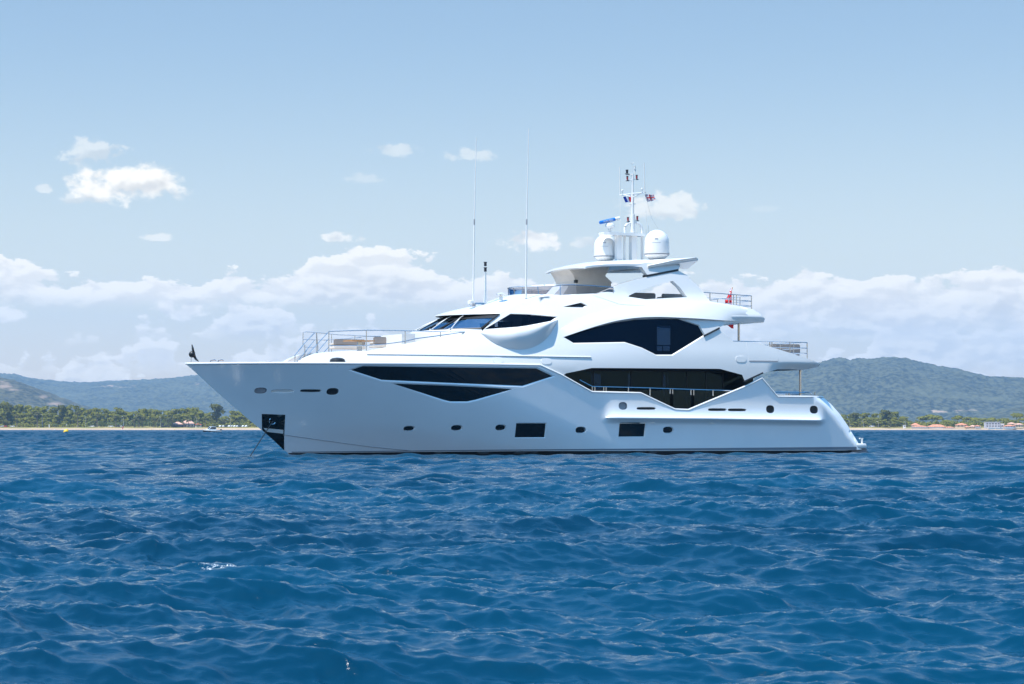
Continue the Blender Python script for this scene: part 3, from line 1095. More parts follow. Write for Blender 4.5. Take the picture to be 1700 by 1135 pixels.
    g = MB()
    q = P3(1431, 736.4, -2.9)
    g.tube([(q.x, q.y, zt - .02), (q.x, q.y, zt + 0.30)], 0.06, 8)
    g.box(q.x - .17, q.x + .06, q.y - .05, q.y + .05, zt + .26, zt + .33)
    g.build('stern_cleat', OFFW, YACHT, True)
    # anchor pocket plate
    poly = [(434.5, 687), (473.5, 688.3), (471.7, 747.5)]
    PP = xz(hull, poly) + [(p.x + 0.02, p.z) for p in [P3(471.2, 746.5, 0), P3(452, 729, 0), P3(436, 715.2, 0), P3(434.3, 713.7, 0)]]
    PP = [PP[0], PP[1], PP[2]] + PP[4:]
    pk = skin('anchor_pocket', hull, PP, [], POCKET, YACHT, 0.2, 0.2, off=0.012)
    band = xz(hull, [(436.5, 710.2), (470, 713.3), (469.8, 719.8), (443, 716.7)])
    skin('anchor_fluke', hull, band, [], OFFW, pk, 0.2, 0.2, off=0.05)
    g = MB()
    h = onto(hull, 452, 699)
    ring = [(h.x + 0.17 * math.cos(t), -hull(h.x, h.z) - 0.02, h.z + 0.17 * math.sin(t)) for t in np.linspace(0, 2 * math.pi, 17)]
    g.tube(ring, 0.035, 6, cap=False)
    g.build('hawse_ring', STEEL, pk, True)


build_hull()

# superstructure half-breadths (rows of height, columns along the length)
_SX = np.arange(4, 41, 4.0)
_SZ = np.array([4.9, 5.6, 6.3, 7.0, 7.7, 8.4, 9.1])
_ST = np.array([
    [2.0, 3.05, 3.70, 3.92, 3.96, 3.97, 3.94, 3.90, 3.80, 3.5],
    [1.7, 2.70, 3.36, 3.68, 3.82, 3.88, 3.88, 3.84, 3.71, 3.45],
    [1.3, 2.25, 2.92, 3.34, 3.58, 3.72, 3.75, 3.72, 3.56, 3.25],
    [0.9, 1.80, 2.50, 2.98, 3.32, 3.56, 3.64, 3.62, 3.45, 3.1],
    [0.7, 1.45, 2.20, 2.68, 3.04, 3.34, 3.48, 3.48, 3.32, 2.95],
    [0.5, 1.20, 1.90, 2.36, 2.70, 3.02, 3.20, 3.22, 3.08, 2.7],
    [0.4, 1.00, 1.60, 2.04, 2.38, 2.68, 2.86, 2.92, 2.82, 2.5]])


def _cr(tab, f):
    i = int(min(max(math.floor(f), 0), len(tab) - 2)); t = f - i
    t = min(max(t, -0.6), 1.6)
    p0 = tab[max(i - 1, 0)]; p1 = tab[i]; p2 = tab[i + 1]; p3 = tab[min(i + 2, len(tab) - 1)]
    return 0.5 * (2 * p1 + (p2 - p0) * t + (2 * p0 - 5 * p1 + 4 * p2 - p3) * t * t + (3 * p1 - p0 - 3 * p2 + p3) * t ** 3)


def ss0(X, z):
    return float(_cr(_cr(_ST, (z - 4.9) / 0.7), (X - 4) / 4.0))


_z1 = onto(ss0, 1320, 602.5).z; _z2 = onto(ss0, 1240, 526).z


def side(X, z):
    s = ss0(X, z)
    if X > 32.5 and z < _z1 + .25 and z > 4.0:
        t = min((X - 32.5) / 2.0, 1.0); t = t * t * (3 - 2 * t)
        d_ = _z1 - z; s -= 0.95 * 0.5 * (d_ + math.sqrt(d_ * d_ + .0025)) * t
    if X > 29.5 and 7.0 < z < _z2 + .25:
        t = min((X - 29.5) / 2.0, 1.0); t = t * t * (3 - 2 * t)
        d_ = _z2 - z; s -= 0.8 * 0.5 * (d_ + math.sqrt(d_ * d_ + .0025)) * t * min(1.0, (z - 7.0) / 0.3)
    return s


def bridge(name, port, material, parent=YACHT, n=7, camber=0.0, bow=0.0, mirror_z=0.0):
    g = MB()
    rows = []
    for (x, y, z) in port:
        rows.append([(x + bow * (1 - t * t), y * -t, z + camber * (1 - t * t) + mirror_z) for t in np.linspace(-1, 1, n)])
    g.grid(rows)
    return g.build(name, material, parent, True)


def pts_on(surf, pxs, off=0.0):
    out = []
    for q in pxs:
        p = onto(surf, *q); out.append((p.x, -(surf(p.x, p.z) + off), p.z))
    return out


def nose_rows(stations, n=21, p=2.3, surf=None):
    """stations: (port pixel, centre pixel) -> rows of points sweeping round the bow side of a deckhouse"""
    rows = []
    for (a, c) in stations:
        A = onto(surf or side, *a)
        Cc = P3(c[0], c[1], 0.0)
        W = -A.y
        row = []
        for t in np.linspace(-1, 1, n):
            e = abs(t) ** p
            row.append((Cc.x + (A.x - Cc.x) * e, t * W, Cc.z + (A.z - Cc.z) * e))
        rows.append(row)
    return rows


def slab(name, surf, outline, holes, thick, material, parent=YACHT, step=0.4, both=True, off=0.0, smooth=True):
    """thick board following a surface: face, back and edges in one closed mesh, with its starboard twin"""
    if area(outline) < 0: outline = outline[::-1]
    holes = [h if area(h) > 0 else h[::-1] for h in holes]
    v, f = panel(outline, holes, step)
    g = MB()
    for s in ((-1, 1) if both else (-1,)):
        A = [(x, s * (surf(x, z) + off), z) for x, z in v]
        B = [(x, s * (surf(x, z) + off - thick), z) for x, z in v]
        g.add(A, f); g.add(B, [t[::-1] for t in f])
        for lp in [outline] + holes:
            L = subdiv(lp, step)
            L = L + L[:1]
            g.grid([[(x, s * (surf(x, z) + off), z) for x, z in L], [(x, s * (surf(x, z) + off - thick), z) for x, z in L]])
    return g.build(name, material, parent, smooth)


SOUT = [(516, 604), (524, 594.5), (533, 590), (545, 585.5), (560, 583.2), (610, 582.3), (680, 569.5), (740, 558), (792, 552.5), (800, 549.5), (831, 520.5), (840, 514), (860, 503.5), (885, 495), (930, 489.3),
        (985, 487), (1040, 492), (1072, 496.5), (1143, 494), (1180, 500.5), (1220, 506), (1250, 513.2), (1262, 520.5), (1270, 529), (1268, 535), (1240, 535.8), (1205, 537), (1193, 544.5), (1217, 566.5),
        (1245, 567.3), (1262, 570.3), (1300, 582), (1347, 597), (1362, 604.8), (1358, 608.5), (1335, 613.8), (1291, 612.8), (1266, 619.5), (1237, 634), (1232, 622), (1195, 612), (983, 610.5), (940, 619.5),
        (932, 625), (897, 610), (820, 609), (700, 607.5), (590, 607)]
UPWIN = [(938, 559.5), (960, 551.5), (985, 544), (1020, 535.5), (1055, 530.6), (1095, 529), (1126, 529.3), (1160, 540.5), (1169, 556), (1150, 567.8), (1116, 588.5), (1090, 588.5), (1067, 577), (1038, 567.5), (953, 569)]
BRWIN = [(806, 546), (848, 521.2), (877, 522), (924, 526), (914, 533.5), (890, 538.3), (860, 542.3)]
TRIWIN = [(936.5, 508.8), (965, 502.8), (973.5, 506.8), (969, 509.8)]


def build_superstructure():
    out = xz(side, SOUT)
    h1 = window('saloon_window', side, xz(side, UPWIN), YACHT, GLASS, OFFW, depth=0.08, bevel=0.05)
    h2 = window('bridge_side_window', side, xz(side, BRWIN), YACHT, BRIDGEG, WHITE, depth=0.07, bevel=0.03)
    h3 = window('vent_window', side, xz(side, TRIWIN), YACHT, BLACKG, WHITE, depth=0.12, bevel=0.03)
    ex = []
    for X in np.arange(31.0, 37.6, 0.16):
        for dz in (-.30, -.2, -.12, -.05, 0, .05, .12, .2): ex.append((X, _z1 + dz))
    for X in np.arange(28.5, 34.4, 0.16):
        for dz in (-.28, -.2, -.12, -.05, 0, .05, .12, .2): ex.append((X, _z2 + dz))
    av = lambda x, z: (x > 30.8 and abs(z - _z1) < .36) or (x > 28.3 and abs(z - _z2) < .34)
    skin('superstructure', side, out, [h1, h2, h3], WHITE, YACHT, 0.34, 0.24, ex, avoid=av)
    for o_ in YACHT.children:          # unseen starboard faces cut away to let sky show through the saloon gap
        if o_.name == 'superstructure':
            bm = bmesh.new(); bm.from_mesh(o_.data)
            dl = [f for f in bm.faces if f.calc_center_median().y > 0 and 28.6 < f.calc_center_median().x < 33.2 and 5.75 < f.calc_center_median().z < 7.55]
            bmesh.ops.delete(bm, geom=dl, context='FACES'); bm.to_mesh(o_.data); bm.free()
    # black joint lines where the styling wedges meet the house
    g = MB(); g2 = MB()
    for seg in ([(1169.5, 556.6), (1193.5, 544)], [(1233, 634), (1264.5, 627), (1265, 626)]):
        pass
    for s in (-1, 1):
        for a, b, w in (((1168, 557.6), (1194, 544.2), 1.0), ((1234, 633.5), (1266, 618.8), 0.0)):
            A = onto(side, *a); B = onto(side, *b)
            o = 0.03
            L = []
            for t in np.linspace(0, 1, 6):
                x = A.x + (B.x - A.x) * t; z = A.z + (B.z - A.z) * t
                L.append((x, s * (side(x, z) + o), z))
            g.tube(L, 0.05, 6)
    g.build('joint_strip', BLACK, YACHT, True)
    # brow over the upper saloon windows
    lip = smooth_curve([(934, 559.8), (950, 553.6), (985, 542), (1020, 532.6), (1055, 527.4), (1090, 526), (1130, 527.4), (1170, 529.6), (1205, 532), (1240, 534)], 5)
    cre = smooth_curve([(926, 549), (945, 539), (968, 528.5), (1003, 518.5), (1039, 511.7), (1086, 506.8), (1130, 503.5), (1170, 502), (1205, 507), (1240, 513)], 5)
    g = MB()
    for s in (-1, 1):
        rows = []
        n = len(lip)
        for i, (a, b) in enumerate(zip(cre, lip)):
            t = i / (n - 1)
            e = min(1, t / 0.16) * min(1, (1 - t) / 0.3)
            e = e * e * (3 - 2 * e)
            A = onto(side, *a); B = onto(side, *b)
            mid = (0.5 * (A.x + B.x), 0.5 * (A.z + B.z))
            rows.append([(A.x, s * (side(A.x, A.z) - 0.01), A.z), (A.x, s * (side(A.x, A.z) + 0.09 * e + .002), A.z), (mid[0], s * (side(*mid) + 0.17 * e + .002), mid[1]),
                         (B.x, s * (side(B.x, B.z) + 0.19 * e + .002), B.z), (B.x, s * (side(B.x, B.z) - 0.02), B.z)])
        g.grid(rows)
    g.build('brow', WHITE, YACHT, True)
    # wing control station: a half-lens bulge under the bridge window
    topc = smooth_curve([(797, 552), (815, 549.3), (840, 546), (862, 542.6), (890, 537.4), (926, 530.3)], 6)
    botc = smooth_curve([(797, 552), (806, 560), (815, 567), (827, 574), (840, 578.5), (853, 580.6), (866, 581), (880, 578.8), (892, 574), (903, 566.5), (912, 557), (919, 546), (926.5, 531.5)], 4)
    N = 34

    def res(c, n):
        L = [0]
        for a, b in zip(c, c[1:]): L.append(L[-1] + math.dist(a, b))
        return [(float(np.interp(L[-1] * i / (n - 1), L, [p[0] for p in c])), float(np.interp(L[-1] * i / (n - 1), L, [p[1] for p in c]))) for i in range(n)]
    tc_, bc_ = res(topc, N), res(botc, N)
    g = MB()
    fv = [(0, -0.03), (0.0, 0.80), (0.06, 0.93), (0.16, 1.0), (0.28, 0.98), (0.42, 0.86), (0.56, 0.68), (0.70, 0.46), (0.84, 0.22), (0.95, 0.05), (1.0, -0.02)]
    for s in (-1, 1):
        rows = []
        for v, fo in fv:
            row = []
            for i in range(N):
                u = i / (N - 1)
                pr = 0.62 * (min(1, u / 0.45)) ** 0.8 * (min(1.0, (1 - u) / 0.16)) ** 0.6
                px = tc_[i][0] + (bc_[i][0] - tc_[i][0]) * v; py = tc_[i][1] + (bc_[i][1] - tc_[i][1]) * v
                o = pr * fo if fo > 0 else fo
                p = onto(lambda x, z: side(x, z) + o, px, py)
                row.append((p.x, s * (side(p.x, p.z) + o), p.z))
            rows.append(row)
        g.grid(rows)
    g.build('wing_station', WHITE, YACHT, True)
    # gutter rail along the side
    g = MB()
    for s in (-1, 1):
        L = [(p[0], s * -p[1], p[2]) for p in pts_on(side, [(x, np.interp(x, [609, 660, 800, 990], [587.6, 588, 589.6, 592.8])) for x in range(609, 991, 12)], 0.02)]
        g.tube(L, 0.035, 6)
    g.build('rubbing_strip', WHITE, YACHT, True)
    # crease lower on the coaming
    g = MB()
    # oval vent covers
    for px, py in ((826.5, 597.5), (907, 599.3), (1230, 596)):
        a = onto(side, px - 8.5, py); b = onto(side, px + 8.5, py); c = onto(side, px, py - 5); d = onto(side, px, py + 5)
        poly = oval((a.x + b.x) / 2, (c.z + d.z) / 2, b.x - a.x, c.z - d.z, 18, 3)
        slab('vent_cover', side, poly, [], 0.03, WHITE, YACHT, 0.3, off=0.02)
    # aft hatch: sunk seam and dark slot
    g = MB()
    for s in (-1, 1):
        L = [(p[0], s * -p[1], p[2]) for p in pts_on(side, [(1239.5, 568.5), (1243.5, 598.6), (1291.5, 598.8), (1291.5, 580.5)], 0.0)]
        g.tube(L, 0.016, 6)
    g.build('hatch_seam', OFFW, YACHT, True)
    sl = xz(side, [(1244, 598), (1291, 598.4), (1291, 600.6), (1245, 600.4)])
    slab('hatch_slot', side, sl, [], 0.03, GREYR, YACHT, 0.4, off=0.012)

    # ---- wheelhouse front
    roof = nose_rows([((831, 520.3), (728, 524.3)), ((832, 519.2), (728, 522.2)), ((840, 514), (752, 515.5)), ((860, 503.5), (790, 507)), ((885, 495), (815, 500)), ((905, 492), (838, 491.5)), ((930, 489.3), (850, 489))])
    g = MB().grid(roof)
    g.build('wheelhouse_roof', WHITE, YACHT, True)
    gl = nose_rows([((829.5, 522.0), (742, 526.5)), ((799.5, 545.0), (697, 549.0))])
    g = MB().grid(gl)
    ws = g.build('windscreen', SCREENG, YACHT, True)
    vis = MB().grid([roof[0], [(x + 0.05, y * .99, z - 0.03) for x, y, z in roof[0]], gl[0], [(a[0] * .75 + b[0] * .25 - .02, a[1] * .75 + b[1] * .25, a[2] * .75 + b[2] * .25 + .02) for a, b in zip(gl[0], gl[1])]])
    vis.build('visor', BLACK, YACHT, True)
    mu = MB(); wi = MB(); bl = MB()
    n = len(gl[0])
    for j in (0, 5, 8, 12, 15, 20):
        a = Vector(gl[0][j]); b = Vector(gl[1][j])
        mu.tube([a + Vector((-.02, 0, .02)), b + Vector((-.02, 0, .02))], 0.045, 6)
    mu.tube([Vector(p) + Vector((-.02, 0, 0)) for p in gl[1]], 0.05, 6)
    mu.build('windscreen_frame', BLACK, ws, True)
    for j in (3, 6, 10, 13, 17):
        a = Vector(gl[1][j]); b = Vector(gl[0][min(j + 2, n - 1)])
        d = Vector((-.09, -.03, .05))
        wi.tube([a + d, a.lerp(b, .8) + d], 0.022, 6)
        wi.tube([a.lerp(b, .35) + d + Vector((0, .3, 0)), a.lerp(b, .8) + d, a.lerp(b, .95) + d + Vector((0, -.2, 0))], 0.016, 5)
        wi.box(a.x - .2, a.x, a.y - .08, a.y + .08, a.z - .03, a.z + .06)
    wi.build('windscreen_wiper', OFFW, ws, True)
    base = nose_rows([((799.5, 545.4), (690, 549.6)), ((800, 549.4), (686, 552)), ((801, 553), (686, 556)), ((800, 575), (684, 585))])
    MB().grid(base).build('windscreen_ledge', WHITE, YACHT, True)
    # inside of the wheelhouse
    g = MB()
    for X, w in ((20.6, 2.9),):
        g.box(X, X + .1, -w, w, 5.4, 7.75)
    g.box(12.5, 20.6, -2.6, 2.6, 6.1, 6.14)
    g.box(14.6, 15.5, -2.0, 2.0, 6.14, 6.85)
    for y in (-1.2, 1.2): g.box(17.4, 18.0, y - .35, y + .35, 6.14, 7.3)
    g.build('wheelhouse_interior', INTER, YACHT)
    # bridge window: inside pillar and pale console seen through the glass
    g = MB()
    A = P3(877, 527, -2.2); B = P3(902, 545, -2.2)
    g.box(A.x, A.x + .12, -2.25, -2.15, 6.2, 8.0)
    g.build('pillar', INTER2, YACHT)

    # ---- decks and soffits
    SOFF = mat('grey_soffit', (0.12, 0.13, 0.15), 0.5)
    bridge('sundeck', pts_on(side, [(905, 492), (930, 490.3), (985, 488.5), (1040, 493.5), (1072, 498), (1143, 495.6), (1180, 502), (1220, 508), (1250, 515), (1262, 521.5), (1270, 529), (1268, 535)], -0.02), WHITE, n=9, bow=0.0)
    bridge('sundeck_soffit', pts_on(side, [(1040, 529), (1090, 528), (1130, 529), (1170, 532), (1205, 536.9), (1240, 535.7), (1268, 534.9)], -0.03), WHITE, n=9)
    bridge('upper_deck', pts_on(side, [(1185, 567.6), (1217, 567), (1245, 568.3), (1262, 571.5), (1300, 583.5), (1347, 598.5), (1362, 604.9), (1358, 608.6)], -0.03), WHITE, n=9)
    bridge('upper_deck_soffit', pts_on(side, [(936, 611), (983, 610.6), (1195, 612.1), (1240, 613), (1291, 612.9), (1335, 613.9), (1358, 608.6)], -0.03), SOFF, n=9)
    # foredeck coaming: nose face, inner face and lounge floor
    fe = pts_on(side, [(516, 604), (524, 594.5), (533, 590), (545, 585.5), (560, 583.2)], -0.005)
    g = MB()
    for s in (-1, 1):
        rows = []
        for (x, y, z) in fe:
            w = -y
            rows.append([(x - 0.25 * math.sin(t * math.pi / 2) , s * (w - (w - 1.0) * t), z) for t in np.linspace(0, 1, 7)])
        g.grid(rows)
        cw = pts_on(side, [(x, np.interp(x, [560, 610, 680, 740, 792], [583.2, 582.3, 569.5, 558, 552.5])) for x in range(560, 793, 16)], -0.005)
        g.grid([[(x, s * -y, z), (x, s * (-y - .16), z + .01), (x, s * (-y - .22), 5.35)] for x, y, z in cw])
        wall = [(x - .25, s * 1.0, z) for x, y, z in fe] + [(fe[-1][0] + 1.2, s * 1.0, fe[-1][2])]
        g.grid([wall, [(x, y, 4.55) for x, y, z in wall]])
        # front closing of the nose, from the coaming side in to the stair wall
        g.grid([[(fe[0][0] - 0.25 * math.sin(t * math.pi / 2), s * (-fe[0][1] - (-fe[0][1] - 1.0) * t), z) for t in np.linspace(0, 1, 7)] for z in (fe[0][2], 4.5)])
    g.build('foredeck_coaming', WHITE, YACHT, True)
    g = MB()
    zl = onto(side, 600, 583).z - 0.12
    rows = []
    for X in np.arange(fe[-1][0] - .2, 17.5, 0.5):
        w = max(0.6, side(X, zl + .1) - 0.1)
        rows.append([(X, -w, zl), (X, 0, zl), (X, w, zl)])
    g.grid(rows)
    for k in range(4):      # steps up between the hand rails
        x = fe[0][0] + 0.28 * k + .25
        g.box(x, fe[-1][0] + .2, -0.98, 0.98, 4.6, 4.86 + (zl - 4.86) * (k + 1) / 4)
    g.build('lounge_deck', CREAM, YACHT)

    # ---- main saloon behind the side deck
    WY = -2.75
    a = P3(928, 620, WY); b = P3(1246, 620, WY)
    zt = onto(side, 1100, 611.4).z; zb = 1.75
    def saloon(s):
        g = MB()
        xs = [P3(px, 620, WY).x for px in (928, 985, 1048, 1100, 1140, 1172, 1200, 1246)]
        g.add([(xs[0], s * WY, zb), (xs[-1], s * WY, zb), (xs[-1], s * WY, zt), (xs[0], s * WY, zt)], [(0, 1, 2, 3)])
        w = g.build('saloon_window', GLASS, YACHT)
        g = MB()
        for x in xs[1:-1]: g.box(x - .03, x + .03, s * WY - .03, s * WY + .03, zb, zt)
        g.box(xs[0], xs[-1], s * WY - .04, s * WY + .04, zt - .16, zt)
        g.box(xs[0], xs[-1], s * WY - .04, s * WY + .04, zb, zb + .12)
        g.build('window_frame', INTER, w)
    saloon(1); saloon(-1)
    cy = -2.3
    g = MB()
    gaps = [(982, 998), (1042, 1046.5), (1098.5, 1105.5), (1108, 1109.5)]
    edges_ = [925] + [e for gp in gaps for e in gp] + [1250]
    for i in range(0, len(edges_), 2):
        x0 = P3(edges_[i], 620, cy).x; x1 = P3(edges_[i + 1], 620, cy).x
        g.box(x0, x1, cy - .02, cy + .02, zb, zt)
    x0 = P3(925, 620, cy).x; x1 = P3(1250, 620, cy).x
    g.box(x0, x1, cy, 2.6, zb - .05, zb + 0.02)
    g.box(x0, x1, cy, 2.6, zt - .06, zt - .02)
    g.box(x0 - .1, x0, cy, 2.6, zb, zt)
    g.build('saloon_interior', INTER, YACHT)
    g = MB(); g.box(x0 + .1, x1, -1.9, -1.88, zb, zt - .1); g.build('gap_dimming_sheet', GLASS, YACHT)  # tinted sheet added to darken the view through the gaps
    g = MB()
    x0 = P3(1170, 620, -2.6).x; x1 = P3(1196, 620, -2.6).x
    g.box(x0, x1, -2.62, -2.58, zb, zt - .2)
    g.build('saloon_curtain', INTER2, YACHT)
    # upper saloon interior with a gap one sees through
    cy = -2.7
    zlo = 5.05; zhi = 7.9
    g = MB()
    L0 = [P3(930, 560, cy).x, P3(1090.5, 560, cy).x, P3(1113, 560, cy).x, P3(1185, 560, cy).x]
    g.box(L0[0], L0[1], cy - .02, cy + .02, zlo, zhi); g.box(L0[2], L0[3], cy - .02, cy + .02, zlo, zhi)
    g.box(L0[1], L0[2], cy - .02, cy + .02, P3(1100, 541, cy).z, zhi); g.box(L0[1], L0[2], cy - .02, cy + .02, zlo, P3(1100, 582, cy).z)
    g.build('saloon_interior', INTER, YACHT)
    g = MB()
    g.box(28.4, 33.3, 3.28, 3.30, 5.7, 7.6); g.build('added_starboard_pane', GLASS, YACHT)  # pane added over the cut-away starboard side to dim the sky behind the gap
    g = MB()
    rz = P3(1100, 573.5, 2.5)
    g.tube([(rz.x - 1, 2.5, rz.z), (rz.x + 1.5, 2.5, rz.z)], .03, 6)
    for d in (-.4, .0, .5): g.tube([(rz.x + d, 2.5, rz.z), (rz.x + d, 2.5, rz.z - .8)], .025, 6)
    g.build('saloon_rail', INTER, YACHT)


build_superstructure()


# ---- arch, hardtop, screens
def archs(x, z): return side(x, min(z, 8.9)) + 0.012 - 0.20 * max(0.0, z - 8.9)


def build_top():
    arch = [(985, 490), (1000, 484), (1030, 471.5), (1052, 464.6), (1074, 459.3), (1127, 449.5), (1146, 459.2), (1143, 461.3), (1154, 470), (1165, 481), (1182, 503), (1143, 507), (1085, 508), (1030, 505)]
    hole = [(1041, 492), (1060, 483), (1085, 474), (1117, 466), (1129, 477), (1141, 493), (1100, 495), (1072, 496.5)]
    slab('radar_arch', archs, xz(archs, arch), [xz(archs, hole)], 0.42, WHITE, YACHT, 0.35, both=False)
    leg = [(1046, 441), (1066, 443.2), (1075, 456.6), (1126, 447), (1130, 440), (1077, 435)]
    slab('hardtop_leg', archs, xz(archs, leg), [], 0.40, WHITE, YACHT, 0.35, both=False, off=-0.01)
    gk = [(1072.6, 456.2), (1126, 446.2), (1126.5, 449.4), (1073.4, 459.6)]
    slab('joint_strip', archs, xz(archs, gk), [], 0.46, BLACK, YACHT, 0.5, both=False, off=0.02)
    # hardtop: cambered plate
    def rows(dz_e, dz_c):
        out = []
        for (a, c) in [((972, 442.4), (931, 443.6)), ((985, 440.2), (948, 439.4)), ((1005, 438.6), (975, 435)), ((1040, 438), (1015, 432.6)), ((1075, 438.4), (1050, 431.2)), ((1112, 436), (1095, 430.6))]:
            A = P3(a[0], a[1], -2.5); Cc = P3(c[0], c[1], 0.0)
            out.append([(Cc.x + (A.x - Cc.x) * abs(t) ** 2.3, t * 2.5, Cc.z + (A.z - Cc.z) * abs(t) ** 2.0 + dz_e * abs(t) ** 3 + dz_c * (1 - abs(t) ** 3)) for t in np.linspace(-1, 1, 25)])
        return out
    up = rows(0.0, 0.0); lo = rows(-0.10, -0.30)
    lo[0] = [(p[0] + .0, p[1], p[2] - .10) for p in up[0]]
    g = MB()
    loop = up + lo[::-1] + up[:1]
    g.grid(loop)
    for j in (0, 24):
        g.add([r[j] for r in up] + [r[j] for r in lo[::-1]], [tuple(range(12))])
    g.build('hardtop', WHITE, YACHT, True)
    # upswept aft fins of the hardtop
    g = MB()
    for s in (-1, 1):
        T_ = [P3(1076, 441.2, -2.86), P3(1156, 427.0, -2.88), P3(1140, 443.6, -1.8), P3(1126, 444.5, -1.8), P3(1104, 431, -1.6)]
        T_ = [P3(1076, 441.0, -2.62), P3(1118, 432.2, -2.78), P3(1156, 427.2, -2.88), P3(1159, 429.2, -2.84), P3(1141, 443.6, -1.75), P3(1112, 441, -1.75)]
        T_ = [Vector((p.x, p.y if s < 0 else -p.y, p.z)) for p in T_]
        g.prism([tuple(p) for p in T_], (0.0, 0, -0.10))
        up_ = [P3(1076, 440.8, -2.62), P3(1118, 432.0, -2.78), P3(1156, 427.0, -2.88), P3(1100, 430.4, -1.4), P3(1060, 432, -1.4)]
        up_ = [Vector((p.x, p.y if s < 0 else -p.y, p.z)) for p in up_]
        g.prism([tuple(p) for p in up_], (0.0, 0, -0.09))
    g.build('hardtop_fin', WHITE, YACHT)
    # pylon under the hardtop
    pol = [(944, 445), (951, 455), (955.5, 465), (957, 489), (1019, 489), (1014, 472), (1016, 468.5), (1005, 458), (1012, 443)]
    g = MB()
    A = [P3(x, y, -0.2) for x, y in pol]; B = [Vector((p.x, 2.3, p.z)) for p in A]
    g.prism(A, B)
    g.build('hardtop_pylon', CREAM, YACHT)
    g = MB()
    q = P3(956, 467, -0.3)
    g.box(q.x - .09, q.x + .07, -.42, -.22, q.z - .08, q.z + .09)
    g.build('speaker', BLACK, YACHT)
    # smoked screen round the front of the sundeck
    sA = nose_rows([((930, 473.0), (849, 477.0)), ((930, 489.4), (851, 489.8))], 21, 2.3)
    sd_ = pts_on(side, [(950, 488.4), (985, 487.5), (1018, 490)], -0.03); st_ = [P3(950, 472.6, sd_[0][1]), P3(985, 474.2, sd_[1][1]), P3(1018, 477.0, sd_[2][1])]
    low = [tuple(p) for p in sd_[::-1]] + sA[1] + [(x, -y, z) for x, y, z in sd_]
    hi = [tuple(p) for p in st_[::-1]] + sA[0] + [(p.x, -p.y, p.z) for p in st_]
    g = MB().grid([hi, low])
    sc = g.build('sundeck_screen', SMOKE, YACHT, True)
    g = MB(); g.tube(hi, 0.028, 6)
    for i in range(0, len(hi), 3): g.tube([hi[i], low[i]], 0.022, 6)
    g.build('screen_rail', STEEL, sc, True)
    # sundeck furniture seen over the coaming
    g = MB()
    a = P3(905, 487, -0.6); a.z -= .6; b = P3(936, 474, -0.6)
    g.prism([(a.x, -.6, a.z), (a.x + .7, -.6, a.z), (b.x + .3, -.6, b.z), (b.x - .1, -.6, b.z)], (0, 1.2, 0))
    g.build('helm_console', WHITE, YACHT)
    # mast
    def T3(px, py, Y=0.0): return P3(px, py, Y)
    m0 = T3(1050, 434); m1 = T3(1050, 389)
    g = MB()
    for px, w, d in ((1051, 5.0, .18), (1026.5, 4.6, .16)):
        c = T3(px, 432); t = T3(px, 388)
        r_ = w / 30
        g.box(c.x - r_, c.x + r_, -d, d, c.z - .3, t.z)
    g.build('mast_pedestal', WHITE, YACHT)
    g = MB()
    b0 = T3(1050, 386); b1 = T3(1050, 356); b2 = T3(1050.2, 320); b3 = T3(1050.4, 288)
    g.tube([b0, b1], 0.135, 14); g.tube([b1, b2], 0.085, 12); g.tube([b2, b3], 0.062, 12)
    g.build('mast', WHITE, YACHT, True)
    g = MB()
    hoop = smooth_curve([tuple(T3(px, py)) for px, py in [(1037, 433), (1037, 400), (1037, 382), (1039, 374), (1045, 370.3), (1051, 369.8), (1057, 369.8), (1063, 373), (1065.5, 381), (1065.7, 400), (1066, 434)]], 4)
    g.tube(hoop, 0.07, 10)
    g.build('mast_hoop', WHITE, YACHT, True)
    g = MB()
    p0 = T3(998, 385.5); p1 = T3(1066, 388)
    poly = [(p0.x, -.32, p0.z), (p0.x + .35, -.42, p0.z), (p1.x, -.30, p1.z), (p1.x, .30, p1.z), (p0.x + .35, .42, p0.z), (p0.x, .32, p0.z)]
    g.prism(poly, (0, 0, -0.15))
    g.build('radar_platform', WHITE, YACHT)
    # radar scanner
    s0 = T3(1012.5, 383); s1 = T3(1012.5, 375)
    g = MB()
    g.lathe([(.09, -.05), (.10, .12), (.20, .16), (.27, .24), (.27, .33), (.20, .42), (.08, .45)], (s0.x, 0, s0.z))
    g.build('radar_gearbox', WHITE, YACHT, True)
    bz = s0.z + .50
    e0 = T3(995.5, 369.5); e1 = T3(1028.5, 361.8)
    d = (e1 - e0)
    tilt = 0.05
    g = MB()
    ang = math.atan2(e1.z - e0.z, e1.x - e0.x)
    bar = lambda t, w, h: None
    A = e0; B = e0.lerp(e1, .76)
    g.tube([A, A.lerp(B, .03), A.lerp(B, .97), B], [.07, .10, .10, .10], 12)
    rb = g.build('radar_scanner', BLUE, YACHT, True)
    g = MB()
    g.tube([B, B.lerp(e1, .95), e1], [.102, .102, .06], 12)
    g.tube([s0 + Vector((0, 0, .44)), s0 + Vector((0.02, 0, .58))], .08, 10)
    g.build('scanner_end', WHITE, rb, True)
    # maker's lettering on the scanner
    fc = bpy.data.curves.new('lettering', 'FONT'); fc.body = 'FURUNO'; fc.size = 0.15; fc.align_x = 'CENTER'; fc.align_y = 'CENTER'; fc.extrude = 0.003
    fo = bpy.data.objects.new('lettering', fc); COL.objects.link(fo)
    c = A.lerp(B, .52)
    fo.location = (c.x, c.y - .104, c.z); fo.rotation_euler = (R(90), -ang, 0)
    bpy.context.view_layer.update()
    lm_ = bpy.data.meshes.new_from_object(fo)
    lm_.transform(fo.matrix_world)
    bpy.data.objects.remove(fo); bpy.data.curves.remove(fc)
    lm_.materials.clear(); lm_.materials.append(WHITE)
    lo_ = bpy.data.objects.new('lettering', lm_); COL.objects.link(lo_); lo_.parent = rb
